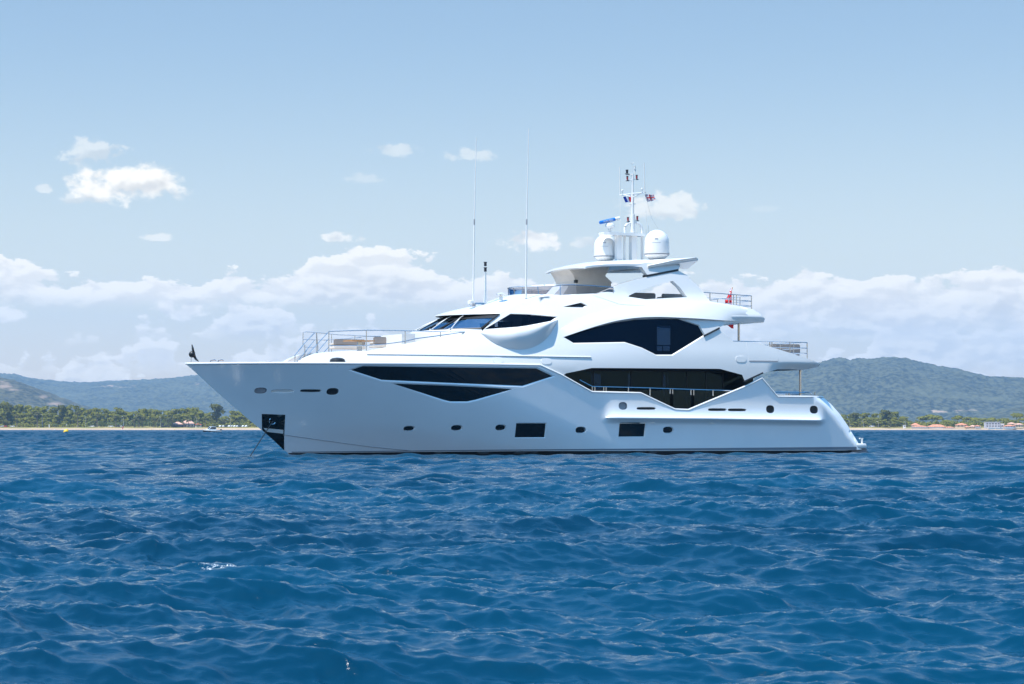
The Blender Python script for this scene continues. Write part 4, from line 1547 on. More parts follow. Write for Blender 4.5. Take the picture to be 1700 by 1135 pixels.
    # satellite domes
    for (px, yb, yt, w, Y) in ((1004.5, 433.5, 389.5, 38, 0.9), (1090.3, 430.5, 381.2, 42, -1.0)):
        b = T3(px, yb, Y); t = T3(px, yt, Y)
        h = t.z - b.z; r = w / 2 / 29.6
        g = MB()
        zc = h - r
        prof = [(r * .99, h * .215), (r, h * .24), (r * .985, h * .45)]
        prof += [(r * .985 * math.cos(a), zc * .98 + (h - zc * .98) * math.sin(a)) for a in np.linspace(0.05, math.pi / 2 - .03, 12)]
        g.lathe(prof, (b.x, Y, b.z), 36)
        dm = g.build('satellite_dome', WHITE, YACHT, True)
        g = MB(); g.lathe([(r * .5, 0), (r * .62, h * .02), (r * .97, h * .14), (r * .97, h * .15)], (b.x, Y, b.z), 36); g.build('dome_base', WHITE, dm, True)
        g = MB(); g.lathe([(r * .96, h * .145), (r * 1.01, h * .155), (r * 1.01, h * .185), (r * .96, h * .19)], (b.x, Y, b.z), 36); g.build('dome_band', GREYR, dm, True)
        g = MB(); g.lathe([(r * 1.0, h * .19), (r * 1.03, h * .195), (r * 1.03, h * .215), (r * .99, h * .22)], (b.x, Y, b.z), 36); g.build('dome_flange', WHITE, dm, True)
        # small printed marks
        g = MB()
        for (ang0, ang1, z0, z1) in ((-128, -112, .70, .715),):
            for z0_, z1_, a0, a1 in ((.655, .685, -128, -112), (.53, .545, -142, -100)):
                rr = r * .987
                L0 = [(b.x + rr * math.cos(R(a)) , Y + rr * math.sin(R(a)), b.z + z0_ * h) for a in np.linspace(a0, a1, 6)]
                L1 = [(x, y, b.z + z1_ * h) for x, y, z in L0]
                g.grid([L0, L1])
        g.build('dome_marking', GREYR, dm)
    # mast head fittings
    def lamp(px, py, h, Y=0.0, m_=RED, r=.055, top=True):
        b = T3(px, py, Y)
        g = MB(); g.lathe([(r, 0), (r, h)], (b.x, Y, b.z), 12); g.lathe([(r * .8, -.03), (r * .8, 0)], (b.x, Y, b.z), 10)
        lm = g.build('mast_light', m_, YACHT, True)
        g = MB(); g.lathe([(r * 1.15, h + .002), (r * 1.15, h + .04)], (b.x, Y, b.z), 12); g.box(b.x - r * 1.7, b.x + r * 1.7, Y - .05, Y + .05, b.z - .08, b.z - .05)
        g.build('lamp_cap', BLACK, lm, True)
    for px, py in ((1041.5, 298), (1057, 296), (1042.5, 366), (1058, 364.3)): lamp(px, py, .16)
    lamp(1041, 286.5, .13, m_=LENS, r=.07)
    g = MB()
    for px0, px1, y in ((1039, 1050, 299), (1050, 1060, 297.6), (1039, 1050, 289.6), (1044, 1055, 338.2), (1040, 1050, 367.2), (1050, 1060, 365.6)):
        g.tube([T3(px0, y), T3(px1, y)], .03, 6)
    sL = T3(1027.5, 323.6, 0.0); sR = T3(1071, 318.8, 0.0)
    # the yard stands across the ship
    ml = P3(1029, 323.6, 1.2); mr = P3(1072, 319, -1.25)
    g.tube([ml, P3(1050, 321.3, 0), mr], .032, 6)
    g.tube([P3(1050, 327.5, 0), P3(1066, 320, -.8)], .024, 6); g.tube([P3(1050, 327.5, 0), P3(1035, 322.6, .8)], .024, 6)
    g.build('yard', WHITE, YACHT, True)
    g = MB()
    for (px, y0, y1, Y) in ((1029.2, 323, 276.5, 1.2), (1070, 319, 270.5, -1.2)):
        a = P3(px, y0, Y); g.tube([a, (a.x - .02, Y, P3(px, y1, Y).z)], [.032, .026], 6)
    for px, y0, y1, r in ((1049.4, 288, 271, .012), (1053.5, 289, 281, .03), (1053.6, 281, 275, .055), (1054.5, 284, 281, .04)):
        g.tube([T3(px, y0), T3(px, y1)], r, 6)
    for px, py, Y in ((1033, 317, .9), (1065.8, 314.5, -1.0)):
        c = P3(px, py, Y); g.lathe([(.02, -.14), (.02, 0), (.07, .01), (.07, .06), (.03, .09)], (c.x, Y, c.z), 10)
    g.tube([T3(1047, 269.6), T3(1049.4, 271.5), T3(1052, 269.6)], .018, 5)
    g.build('mast_antenna', OFFW, YACHT, True)
    # whip aerials on the wheelhouse roof
    for (pts, Y) in (([(785.3, 507), (787.3, 371), (790.6, 229)], -0.9), ([(873, 499), (874.2, 371), (877.8, 213)], -2.3)):
        a, b, c = (P3(px, py, Y) for px, py in pts)
        g = MB(); g.tube([a, a.lerp(b, .98), b], [.05, .042, .036], 8); g.tube([b, c], [.034, .018], 8)
        w = g.build('whip_aerial', WHITE, YACHT, True)
        g = MB(); g.tube([b - Vector((0, 0, .06)), b + (c - b).normalized() * .24], .045, 8); g.tube([a - Vector((0, 0, .05)), a + Vector((0, 0, .12))], .075, 8)
        g.build('aerial_joint', GREYR, w, True)
    # signal mast with two lights, searchlight, gps mushroom
    g = MB()
    a = P3(805.5, 504, -0.6); b = P3(806, 473, -0.6); c = P3(806, 450, -0.6)
    g.tube([a, b, c], [.10, .055, .045], 8)
    sm = g.build('signal_mast', WHITE, YACHT, True)
    for y in (447.5, 438.5):
        q = P3(805.8, y, -.6)
        g = MB(); g.lathe([(.075, -.10), (.075, .10)], (q.x, -.6, q.z), 12); g.lathe([(.10, .10), (.10, .13)], (q.x, -.6, q.z), 12)
        g.build('signal_lamp', LENS, sm, True)
    g = MB()
    q = P3(781, 506, -1.1); g.lathe([(.08, -.1), (.08, .06), (.16, .08), (.16, .22), (.06, .26)], (q.x, -1.1, q.z), 12)
    g.build('searchlight', WHITE, YACHT, True)
    g = MB()
    q = P3(797, 504, -.6); g.tube([(q.x - .3, -.6, q.z), (q.x + .35, -.6, q.z + .02)], .05, 8); g.tube([(q.x - .3, -.6, q.z), (q.x - .3, -.6, q.z - .25)], .04, 6); g.tube([(q.x + .3, -.6, q.z), (q.x + .3, -.6, q.z - .25)], .04, 6)
    g.build('horn', STEEL, YACHT, True)
    g = MB()
    q = P3(832, 490.5, -1.4); g.lathe([(.10, -.25), (.10, 0.02), (.25, .04), (.27, .10), (.12, .15)], (q.x, -1.4, q.z), 16)
    g.build('navigation_dome', WHITE, YACHT, True)
    # fine aerials behind the port dome
    g = MB()
    for px, y0, y1 in ((1073, 388, 350), (1076.8, 390, 370), (1056.5, 386, 376)):
        g.tube([P3(px, y0, .4), P3(px - .6, y1, .4)], .012, 5)
    g.build('thin_aerial', OFFW, YACHT)


build_top()


# ---- rails, posts
def rail(name, lines, r=0.026, posts=(), parent=YACHT, m_=STEEL):
    g = MB()
    for pts in lines:
        P = [P3(px, py, Y) for px, py, Y in pts]
        g.tube(P, r, 7)
    return g.build(name, m_, parent, True)


def build_rails():
    n = -2.35
    rail('foredeck_rail', [[(546, 550.2, -1.9), (578, 549, -2.1), (609, 548, -2.3), (672, 549, -2.5), (731, 550.4, -2.6), (786, 550.6, -2.65), (790, 552, -2.65)],
                           [(546, 574, -1.9), (609, 573.6, -2.3), (640, 571, -2.4), (672, 566.5, -2.5), (690, 562, -2.5), (731, 556.6, -2.6), (772, 551, -2.65)],
                           [(546, 550, -1.9), (546, 586, -1.9)], [(608.3, 548.3, -2.3), (608.3, 583, -2.3)], [(672.6, 550, -2.5), (672.6, 572, -2.5)], [(731.3, 550.4, -2.6), (731.3, 562, -2.6)]])
    for (dx, dy, Y) in ((0, 0, -0.95), ):
        rail('stair_rail', [[(511.5, 603, Y), (511.5, 588, Y), (546, 550.5, Y)], [(511.5, 603, Y), (546, 562, Y)], [(521, 603, Y), (546, 576, Y)],
                            [(528, 604, Y), (527.5, 577, Y), (525.5, 553, Y)]])
    Y = 0.95
    rail('stair_rail', [[(489.7, 603, Y), (489.7, 590, Y), (504, 572, Y), (522, 552.5, Y)], [(492, 603, Y), (522, 565, Y)], [(500, 603, Y), (524, 575, Y)], [(506, 603, Y), (506, 572, Y)]])
    Y = 2.0
    rail('foredeck_rail', [[(503, 572, Y), (503, 552, Y), (507, 550.8, Y), (526, 552, Y), (560, 555.5, Y), (608, 558, Y), (665, 559, Y)], [(503, 563.5, Y), (545, 564.5, Y), (600, 560, Y)], [(503, 572, Y), (506, 576.5, Y), (527, 577, Y)],
                           [(525.5, 552, Y), (525.5, 590, Y)], [(550.5, 555, Y), (550.5, 585, Y)], [(589, 557, Y), (589, 580, Y)]], r=.022)
    # side deck rail over the bulwark
    Y = -3.78
    top = [(962, 630.5), (983, 641.5), (1064, 643.5), (1121, 645.5), (1170, 647), (1216, 648.3)]
    lines = [[(x, y, Y) for x, y in top]]
    for px, y0, y1 in ((983, 641.5, 650), (987.3, 641.6, 651), (1002, 642, 651), (1006, 642, 651), (1043, 643, 652), (1079, 644, 656.5), (1112.5, 645, 653.5), (1116.5, 645.2, 654), (1147, 646, 655.5), (1151.5, 646.2, 656), (1183.5, 647, 657)):
        lines.append([(px, y0, Y), (px, y1, Y)])
    rail('side_rail', lines, r=.034)
    g = MB()
    zmin = 1.9
    for a, b in ((1066, 1112), (1117.5, 1147), (1152, 1205)):
        for s in (-1, 1):
            A = P3(a, 647.5, -3.72); B = P3(b, 648.5, -3.72)
            g.box(A.x, B.x, s * 3.715, s * 3.735, zmin, A.z)
    g.build('glass_balustrade', SMOKE, YACHT)
    # upper deck aft rail: port side, across the stern, starboard side
    def aft_rail(name, near, corner, y_top, ybot, Yn, rails, posts, width):
        lines = []
        C0 = P3(corner, y_top[1], Yn)
        C1 = Vector((C0.x, -Yn, C0.z))
        A = P3(near, y_top[0], Yn)
        for dz in rails:
            lines.append([A - Vector((0, 0, dz)), C0 - Vector((0, 0, dz)), C1 - Vector((0, 0, dz)), Vector((A.x, -A.y, A.z - dz))])
        g = MB()
        for L in lines: g.tube(L, .024, 6)
        h = P3(corner, ybot, Yn).z
        for p in [C0, C1] + [C0.lerp(C1, t) for t in (.25, .5, .75)]: g.tube([p, (p.x, p.y, h)], .028, 6)
        for px in posts:
            t = (px - near) / (corner - near)
            p = A.lerp(C0, t)
            for s in (1, -1): g.tube([(p.x, s * p.y, p.z), (p.x, s * p.y, p.z - max(rails) - .25)], .028, 6)
        g.build(name, STEEL, YACHT, True)
    aft_rail('upper_deck_rail', 1217, 1340, (566.0, 568.4), 595, -2.9, (0.0, .32, .62), (1277.5, 1281, 1311), 0)
    aft_rail('sundeck_rail', 1168, 1247.5, (485.0, 491.0), 514.5, -2.55, (0.0, .30, .58), (1178.5, 1217.5, 1222.5), 0)
    # cockpit rail
    Y = 2.4
    rail('cockpit_rail', [[(1270, 650.6, Y), (1340, 651, Y), (1346, 652, Y), (1347.5, 657, Y)], [(1280, 653.6, Y), (1330, 654, Y)], [(1305, 650.6, Y), (1305, 658, Y)], [(1310, 651, Y), (1310, 658, Y)]], r=.035)
    rail('cockpit_rail', [[(1283, 651.5, -3.0), (1336, 651.8, -3.0)], [(1309.5, 651.5, -3.0), (1309.5, 659, -3.0)], [(1353, 651, -3.0), (1353, 656, -3.0)]], r=.03)
    # pillars holding the overhangs
    g = MB()
    for (px, y0, y1, Y, r) in ((1226.5, 533, 567.5, -2.75, .065), (1328.5, 612, 660, -2.9, .07)):
        a = P3(px, y0, Y); b = P3(px, y1, Y)
        for s in (1, -1): g.tube([(a.x, s * Y, a.z), (a.x, s * Y, b.z)], r, 12)
    g.build('deck_pillar', STEEL, YACHT, True)
    # fittings on the foredeck
    g = MB()
    q = onto(hull, 556, 603); Yc = q.y + .44
    c = P3(560, 601, Yc)
    g.lathe([(.42, -.25), (.42, .04), (.38, .15), (.26, .22), (.05, .245)], (c.x, Yc, c.z), 16)
    g.build('capstan_cover', BLACK, YACHT, True)
    g = MB()
    for px, w in ((352.5, 3), (365, 2.4)):
        c = P3(px, 602.5, -.25)
        g.tube([(c.x - .13, -.25, c.z - .1), (c.x - .08, -.25, c.z + .13), (c.x + .12, -.25, c.z + .17), (c.x + .2, -.25, c.z + .13)], .03, 6)
    g.build('bow_fairlead', STEEL, YACHT, True)
    g = MB()
    c = P3(446, 602, -1.3); g.lathe([(.16, -.1), (.16, .06), (.12, .09)], (c.x, -1.3, c.z), 14)
    g.build('bollard', GREYR, YACHT, True)


build_rails()
# ------------------------------------------------------------------ one object per side for paired parts
KEEP_WHOLE = {'hull', 'superstructure', 'underwater_hull', 'foredeck_coaming'}


def split_sides(o, par_star=None):
    """a part built for both sides at once becomes a port and a starboard part, sub-parts following their own side"""
    star = None
    kids = [c for c in o.children]
    if o.type == 'MESH' and o.name.split('.')[0] not in KEEP_WHOLE:
        me = o.data
        ys = np.empty(len(me.vertices) * 3); me.vertices.foreach_get('co', ys); ys = ys.reshape(-1, 3)[:, 1]
        polys = [list(p.vertices) for p in me.polygons]
        port = [p for p in polys if all(ys[i] < -0.02 for i in p)]
        stb = [p for p in polys if all(ys[i] > 0.02 for i in p)]
        if port and stb and len(port) + len(stb) == len(polys):
            def sub(ps):
                used = sorted({i for p in ps for i in p}); mp = {i: k for k, i in enumerate(used)}
                m2 = bpy.data.meshes.new(o.name.split('.')[0])
                m2.from_pydata([tuple(me.vertices[i].co) for i in used], [], [[mp[i] for i in p] for p in ps])
                for mm in me.materials: m2.materials.append(mm)
                if me.polygons[0].use_smooth: m2.shade_smooth()
                return m2
            a, b = sub(port), sub(stb)
            star = bpy.data.objects.new(o.name.split('.')[0], b)
            COL.objects.link(star)
            star.parent = par_star or o.parent
            if 'label' in o: star['label'] = o['label']
            o.data = a
            for q in (o, star):
                if q.data.polygons[0].use_smooth: sharp(q)
    for c in kids:
        split_sides(c, star)


for _c in list(YACHT.children): split_sides(_c)
for _o in list(YACHT.children):      # weld the two hull sides along the stem
    if _o.name == 'hull':
        bm = bmesh.new(); bm.from_mesh(_o.data)
        bmesh.ops.remove_doubles(bm, verts=[v for v in bm.verts if abs(v.co.y) < 0.03], dist=0.05)
        bm.to_mesh(_o.data); bm.free(); sharp(_o, 34)


def split_pieces(o):
    """pieces of a part that stand clear of one another become parts of their own"""
    for c_ in list(o.children): split_pieces(c_)
    nm = o.name.split('.')[0]
    if o.type != 'MESH' or nm in KEEP_WHOLE or nm in NO_SPLIT: return
    me = o.data
    par = list(range(len(me.vertices)))

    def find(i):
        while par[i] != i: par[i] = par[par[i]]; i = par[i]
        return i
    for e in me.edges:
        a_, b_ = find(e.vertices[0]), find(e.vertices[1])
        if a_ != b_: par[a_] = b_
    comp = {}
    for v in me.vertices: comp.setdefault(find(v.index), []).append(v.index)
    if len(comp) < 2 or len(comp) > 60: return
    box = [[set(ix), [min(me.vertices[i].co[k] for i in ix) for k in range(3)], [max(me.vertices[i].co[k] for i in ix) for k in range(3)]] for ix in comp.values()]
    merged = True
    while merged:
        merged = False
        for i in range(len(box)):
            for j in range(i + 1, len(box)):
                if all(box[i][1][k] - .06 < box[j][2][k] and box[j][1][k] - .06 < box[i][2][k] for k in range(3)):
                    box[i][0] |= box[j][0]
                    box[i][1] = [min(x, y) for x, y in zip(box[i][1], box[j][1])]; box[i][2] = [max(x, y) for x, y in zip(box[i][2], box[j][2])]
                    del box[j]; merged = True; break
            if merged: break
    if len(box) < 2: return
    polys = [list(p.vertices) for p in me.polygons]; sm = me.polygons[0].use_smooth
    for n_, bx in enumerate(box):
        ps = [p for p in polys if p[0] in bx[0]]
        used = sorted({i for p in ps for i in p}); mp = {i: k for k, i in enumerate(used)}
        m2 = bpy.data.meshes.new(nm)
        m2.from_pydata([tuple(me.vertices[i].co) for i in used], [], [[mp[i] for i in p] for p in ps])
        for mm in me.materials: m2.materials.append(mm)
        if sm: m2.shade_smooth()
        if n_ == 0: q = o; o.data = m2
        else:
            q = bpy.data.objects.new(nm, m2); COL.objects.link(q); q.parent = o.parent
        if sm: sharp(q)


NO_SPLIT = {'lettering', 'dome_marking', 'saloon_interior', 'window_frame', 'boot_stripe', 'flag_halyard', 'windscreen_frame'}
for _c in list(YACHT.children): split_pieces(_c)


# ------------------------------------------------------------------ things on and about the yacht
def sofa(name, px0, px1, ytop, ymid, ybot, Y, label, group=None, depth=.8, cushion=TAUPE, base=CREAM):
    a = P3(px0, ytop, Y); b = P3(px1, ybot, Y)
    r = empty(name, ((a.x + b.x) / 2, Y, b.z))
    tag(r, label, 'sofa', group)
    w = (b.x - a.x) / 2; h = a.z - b.z; hm = P3(px0, ymid, Y).z - b.z
    def rounded(nm, x0, x1, y0, y1, z0, z1, m_, bev=.05):
        bm = bmesh.new()
        bmesh.ops.create_cube(bm, size=1)
        for v in bm.verts: v.co = ((x0 + x1) / 2 + v.co.x * (x1 - x0), (y0 + y1) / 2 + v.co.y * (y1 - y0), (z0 + z1) / 2 + v.co.z * (z1 - z0))
        bmesh.ops.bevel(bm, geom=bm.edges[:], offset=bev, segments=2, affect='EDGES')
        me = bpy.data.meshes.new(nm); bm.to_mesh(me); bm.free(); me.materials.append(m_); me.shade_smooth()
        o = bpy.data.objects.new(nm, me); COL.objects.link(o); o.parent = r; sharp(o)
        return o
    rounded('base', -w, w, 0, depth, 0, hm, base, .03)
    rounded('backrest', -w, w, 0, .18, hm + .004, h, cushion)
    rounded('seat_cushion', -w, w, .19, depth, hm + .004, hm + .14, base)
    return r


sofa('sofa', 555, 607, 562.5, 573, 579.5, 1.2, 'taupe-backed cream sofa at the forward end of the foredeck lounge, behind the table', 'sofas on the foredeck lounge')
sofa('sofa', 621, 673, 558.8, 571, 577, 0.7, 'taupe-backed sofa below the windscreen, behind the foredeck table', 'sofas on the foredeck lounge')
sofa('sofa', 1281, 1329, 570.5, 589, 594, 0.4, 'long grey-taupe sofa inside the aft rail of the upper deck')
sofa('sofa', 1046, 1089, 485.2, 496, 500, -0.6, 'grey sofa seen through the radar arch, the forward of the two', 'sofas under the radar arch')
sofa('sofa', 1100, 1138, 487, 496, 500, -0.6, 'grey sofa seen through the radar arch, the aft of the two', 'sofas under the radar arch')


def table():
    Y = -0.6
    a = P3(575, 566.2, Y); b = P3(617, 565.2, Y); f = P3(597, 583, Y)
    r = empty('lounge_table', (f.x, Y, f.z))
    tag(r, 'varnished teak table on a steel pedestal on the foredeck lounge', 'table')
    x0, x1, z = a.x - f.x, b.x - f.x, a.z - f.z
    g = MB(); g.prism([(x0, -.5, z), (x0 + .12, -.58, z), (x1 - .12, -.58, z), (x1, -.5, z), (x1, .5, z), (x1 - .12, .58, z), (x0 + .12, .58, z), (x0, .5, z)], (0, 0, .05))
    g.build('tabletop', TEAK, r)
    g = MB(); g.box(-.12, .10, -.1, .1, 0.0, z - .004); g.build('pedestal', STEEL, r)


table()
# white corner lockers by the lounge
g = MB()
A = P3(667, 554, -1.5); B = P3(689, 566, -1.5)
g.box(A.x, B.x, -1.5, 1.5, B.z - .5, A.z)
g.build('lounge_locker', WHITE, YACHT)

# anchor day-shape at the stem
c = P3(318.8, 588, 0.0)
r = empty('anchor_ball', (c.x, 0, ZD))
tag(r, 'black anchor ball with a ragged dark streamer on a staff at the bow tip', 'day shape')
zc = c.z - ZD
g = MB(); g.lathe([(.17 * math.sin(t), zc - .17 * math.cos(t)) for t in np.linspace(.05, math.pi - .05, 12)], (0, 0, 0), 18)
g.build('ball', BLACK, r, True)
g = MB(); x = P3(317.3, 600, 0).x - c.x
g.tube([(x, 0, -.02), (x, 0, zc + .2), (x + .02, 0, zc + .48)], .014, 6); g.build('staff', STEEL, r)
g = MB()
L = [(P3(a, b, 0) - Vector((c.x, 0, ZD))) for a, b in [(318.2, 571.8), (318.4, 577), (319.6, 582), (322.4, 586), (323.6, 592), (324.6, 596), (328.2, 600)]]
g.tube([(p.x, -.12 * math.sin(i * 1.3) - .05, p.z) for i, p in enumerate(L)], [.02, .05, .06, .07, .07, .06, .015], 6)
g.build('streamer', BLACK, r, True)

# anchor chain
g = MB()
a = onto(hull, 452.5, 699); a = Vector((a.x, a.y - .05, a.z)); b = at(409, (a.x - CAMX) * SA + (a.y - CAMY) * CA - 1.5, -0.25)
n = 60
for i in range(n):
    p = a.lerp(b, i / n); q = a.lerp(b, (i + .82) / n)
    d = (q - p).normalized(); s = d.cross(Vector((0, 1, 0) if i % 2 else (1, 0, 1))).normalized() * .022
    g.tube([p, p.lerp(q, .15) + s, p.lerp(q, .85) + s, q, p.lerp(q, .85) - s, p.lerp(q, .15) - s, p], .013, 5)
tag(g.build('anchor_chain', mat('galvanised_chain', (.16, .165, .17), .5, .7)), 'grey steel anchor chain running from the bow pocket down into the water', 'chain')


# flags
def cloth_mat(name, fn):
    m_ = bpy.data.materials.new(name); m_.use_nodes = True
    T = NT(m_.node_tree); b = T.n['Principled BSDF']; b.inputs['Roughness'].default_value = .8
    uv = T.node('ShaderNodeUVMap'); sp = T.node('ShaderNodeSeparateXYZ'); T.l.new(uv.outputs[0], sp.inputs[0])
    T.put(b.inputs['Base Color'], fn(T, sp.outputs[0], sp.outputs[1]))
    return m_


def union(T, u, v):
    """crosses of the union flag in flag coordinates"""
    x = T.m('SUBTRACT', T.m('MULTIPLY', u, 2.0), 1.0); y = T.m('SUBTRACT', v, 0.5)
    ax, ay = T.m('ABSOLUTE', x), T.m('ABSOLUTE', y)
    dg = T.m('ABSOLUTE', T.m('SUBTRACT', T.m('MULTIPLY', ax, .5), ay))
    blue = (.012, .03, .20); wh = (.75, .75, .75); red = (.55, .015, .03)
    c = T.mix(T.m('LESS_THAN', dg, .11), blue, wh)
    c = T.mix(T.m('LESS_THAN', dg, .035), c, red)
    c = T.mix(T.m('MAXIMUM', T.m('LESS_THAN', ax, .34), T.m('LESS_THAN', ay, .17)), c, wh)
    return T.mix(T.m('MAXIMUM', T.m('LESS_THAN', ax, .20), T.m('LESS_THAN', ay, .10)), c, red)


def tricolour(T, u, v):
    c = T.mix(T.m('GREATER_THAN', u, .34), (.006, .05, .36), (.78, .78, .78))
    return T.mix(T.m('GREATER_THAN', u, .67), c, (.60, .02, .025))


def ensign(T, u, v):
    x = T.m('MULTIPLY', u, 2.0); y = T.m('MULTIPLY', T.m('SUBTRACT', v, .5), 2.0)
    return T.mix(T.m('MULTIPLY', T.m('LESS_THAN', u, .5), T.m('GREATER_THAN', v, .5)), (.56, .012, .02), union(T, x, y))


def flag(name, corners, Y, m_, label, wave=.06, nu=16, nv=10, waves=1.5):
    """corners: hoist top, hoist bottom, fly top, fly bottom as photo points"""
    ht, hb, ft, fb = (P3(px, py, Y) for px, py in corners)
    V = []; U = []
    for j in range(nv + 1):
        for i in range(nu + 1):
            u, v = i / nu, j / nv
            p = ht.lerp(ft, u).lerp(hb.lerp(fb, u), v)
            p.y += wave * math.sin(u * waves * 2 * math.pi + v * 1.3) * (0.3 + u)
            p.z += .35 * wave * math.sin(u * 5 + 1)
            V.append(p); U.append((u, 1 - v))
    w = nu + 1
    fs = [(j * w + i, j * w + i + 1, (j + 1) * w + i + 1, (j + 1) * w + i) for j in range(nv) for i in range(nu)]
    o = obj(name, V, fs, m_, None, True)
    lay = o.data.uv_layers.new(name='UVMap')
    for lp in o.data.loops: lay.data[lp.index].uv = U[lp.vertex_index]
    tag(o, label, 'flag')
    return o


flag('courtesy_flag', [(1034.4, 327.2), (1038.6, 336.6), (1047.5, 324.4), (1050.5, 333.5)], .9, cloth_mat('tricolour_cloth', tricolour), 'small blue, white and red tricolour flag flying from the yard left of the mast')
flag('house_flag', [(1070.4, 323), (1074.5, 335.6), (1085, 322.2), (1087.3, 331.2)], -1.2, cloth_mat('union_cloth', union), 'small union flag with red and white crosses flying right of the mast')
_em = cloth_mat('ensign_cloth', ensign)
Ye = 2.0
o = flag('red_ensign', [(1214.8, 479), (1204.5, 501), (1211.5, 486), (1213.5, 506)], Ye, _em, 'red ensign hanging furled on its staff at the aft end of the sundeck', wave=.16, nu=24, nv=14, waves=3)
# the hanging folds: a drooping red tail below the deck edge
V0 = [P3(px, py, Ye) for px, py in [(1203.5, 499), (1213.8, 499), (1216, 520), (1218, 538), (1216.6, 545), (1208, 540), (1205, 520)]]
g = MB(); n0 = 12
rows = []
for j in range(15):
    v = j / 14
    l = P3(np.interp(v, [0, .5, .85, 1], [1204.5, 1205, 1207.5, 1216]), 497 + 48 * v, Ye); rr = P3(np.interp(v, [0, .5, .85, 1], [1213.5, 1215.5, 1218, 1216.8]), 497 + 48 * v, Ye)
    rows.append([tuple(l.lerp(rr, i / n0) + Vector((0, .12 * math.sin(i / n0 * 14 + v * 2), 0))) for i in range(n0 + 1)])
g.grid(rows)
fold = g.build('flag_fold', mat('ensign_red', (.56, .012, .02), .8), None, True)
fold.parent = o; fold.matrix_parent_inverse = o.matrix_world.inverted()
g = MB(); g.tube([P3(1204, 512, Ye), P3(1216, 477, Ye)], .025, 6)
st = g.build('flag_staff', TEAK, o)
# thin flag halyards
g = MB()
g.tube([P3(1074.5, 335.6, -1.2), P3(1081, 360, -1.1), P3(1095, 384, -.9)], .008, 4); g.tube([P3(1029.5, 324, 1.1), P3(1029.5, 384, .9)], .008, 4); g.tube([P3(1072, 320, -1.2), P3(1074.5, 335.6, -1.2)], .008, 4)
g.tube([P3(1030, 324, 1.0), P3(1034.4, 327.2, .9)], .008, 4)
g.build('flag_halyard', OFFW, YACHT)


# ------------------------------------------------------------------ far shore: trees
def leaf_material(name, a, b, c):
    m_ = bpy.data.materials.new(name); m_.use_nodes = True
    T = NT(m_.node_tree); p = T.n['Principled BSDF']; p.inputs['Roughness'].default_value = .8; p.inputs['Specular IOR Level'].default_value = .15
    geo = T.node('ShaderNodeNewGeometry'); oi = T.node('ShaderNodeObjectInfo')
    n = T.noise(geo.outputs['Position'], .25, 3, .6)
    col = T.mix(T.ss(n, .35, .65), a, b)
    cc = T.mix(T.m('MULTIPLY', oi.outputs['Random'], .7), col, c)
    T.l.new(cc, p.inputs['Base Color'])
    tl = T.node('ShaderNodeBsdfTranslucent'); T.l.new(cc, tl.inputs[0])
    mx = T.node('ShaderNodeMixShader'); mx.inputs[0].default_value = .30
    out = T.n['Material Output']
    T.l.new(p.outputs[0], mx.inputs[1]); T.l.new(tl.outputs[0], mx.inputs[2]); T.l.new(mx.outputs[0], out.inputs[0])
    return m_


PINE = leaf_material('pine_foliage', (.115, .128, .020), (.245, .232, .038), (.19, .192, .028))
DARKPINE = leaf_material('dark_pine_foliage', (.055, .063, .013), (.14, .135, .028), (.085, .092, .018))
REED = leaf_material('reed_foliage', (.07, .10, .022), (.16, .17, .05), (.12, .14, .04))
PALMG = leaf_material('palm_foliage', (.06, .075, .025), (.18, .15, .06), (.10, .11, .04))
BARK = mat('tree_bark', (.11, .085, .065), .9, var=.3, vscale=.8)


def leaf_quads(rng, centres, radii, n, size):
    """small leaf clumps over the shells of several lobes"""
    V = []; NRM = []
    for (c, r) in zip(centres, radii):
        d = rng.normal(size=(n, 3)); d /= np.linalg.norm(d, axis=1)[:, None]
        d[:, 2] = np.where(d[:, 2] < -.35, -d[:, 2] * .6, d[:, 2])
        rad = rng.uniform(.72, 1.06, size=(n, 1))
        P = np.array(c) + d * np.array(r) * rad
        t1 = rng.normal(size=(n, 3)); t1 /= np.linalg.norm(t1, axis=1)[:, None]
        nn = d + .4 * rng.normal(size=(n, 3)); nn /= np.linalg.norm(nn, axis=1)[:, None]
        t1 -= nn * np.sum(t1 * nn, axis=1)[:, None]; t1 /= np.linalg.norm(t1, axis=1)[:, None] + 1e-9
        t2 = np.cross(nn, t1)
        s = size * rng.uniform(.6, 1.3, size=(n, 1))
        q = np.stack([P - t1 * s, P - t2 * s * .6, P + t1 * s, P + t2 * s * .6], 1)
        V.append(q.reshape(-1, 3))
        nv = d * np.array([1, 1, 1.0]) + np.array([0, 0, .45]) + .25 * rng.normal(size=(n, 3)); nv /= np.linalg.norm(nv, axis=1)[:, None]
        NRM.append(np.repeat(nv, 4, axis=0))
    V = np.concatenate(V)
    global LAST_N
    LAST_N = np.concatenate(NRM)
    return V, [(4 * i, 4 * i + 1, 4 * i + 2, 4 * i + 3) for i in range(len(V) // 4)]


def puff_normals(me):
    """leaf clumps shade with the crown's rounded form"""
    me.shade_smooth()
    me.normals_split_custom_set_from_vertices([tuple(map(float, n_)) for n_ in LAST_N])


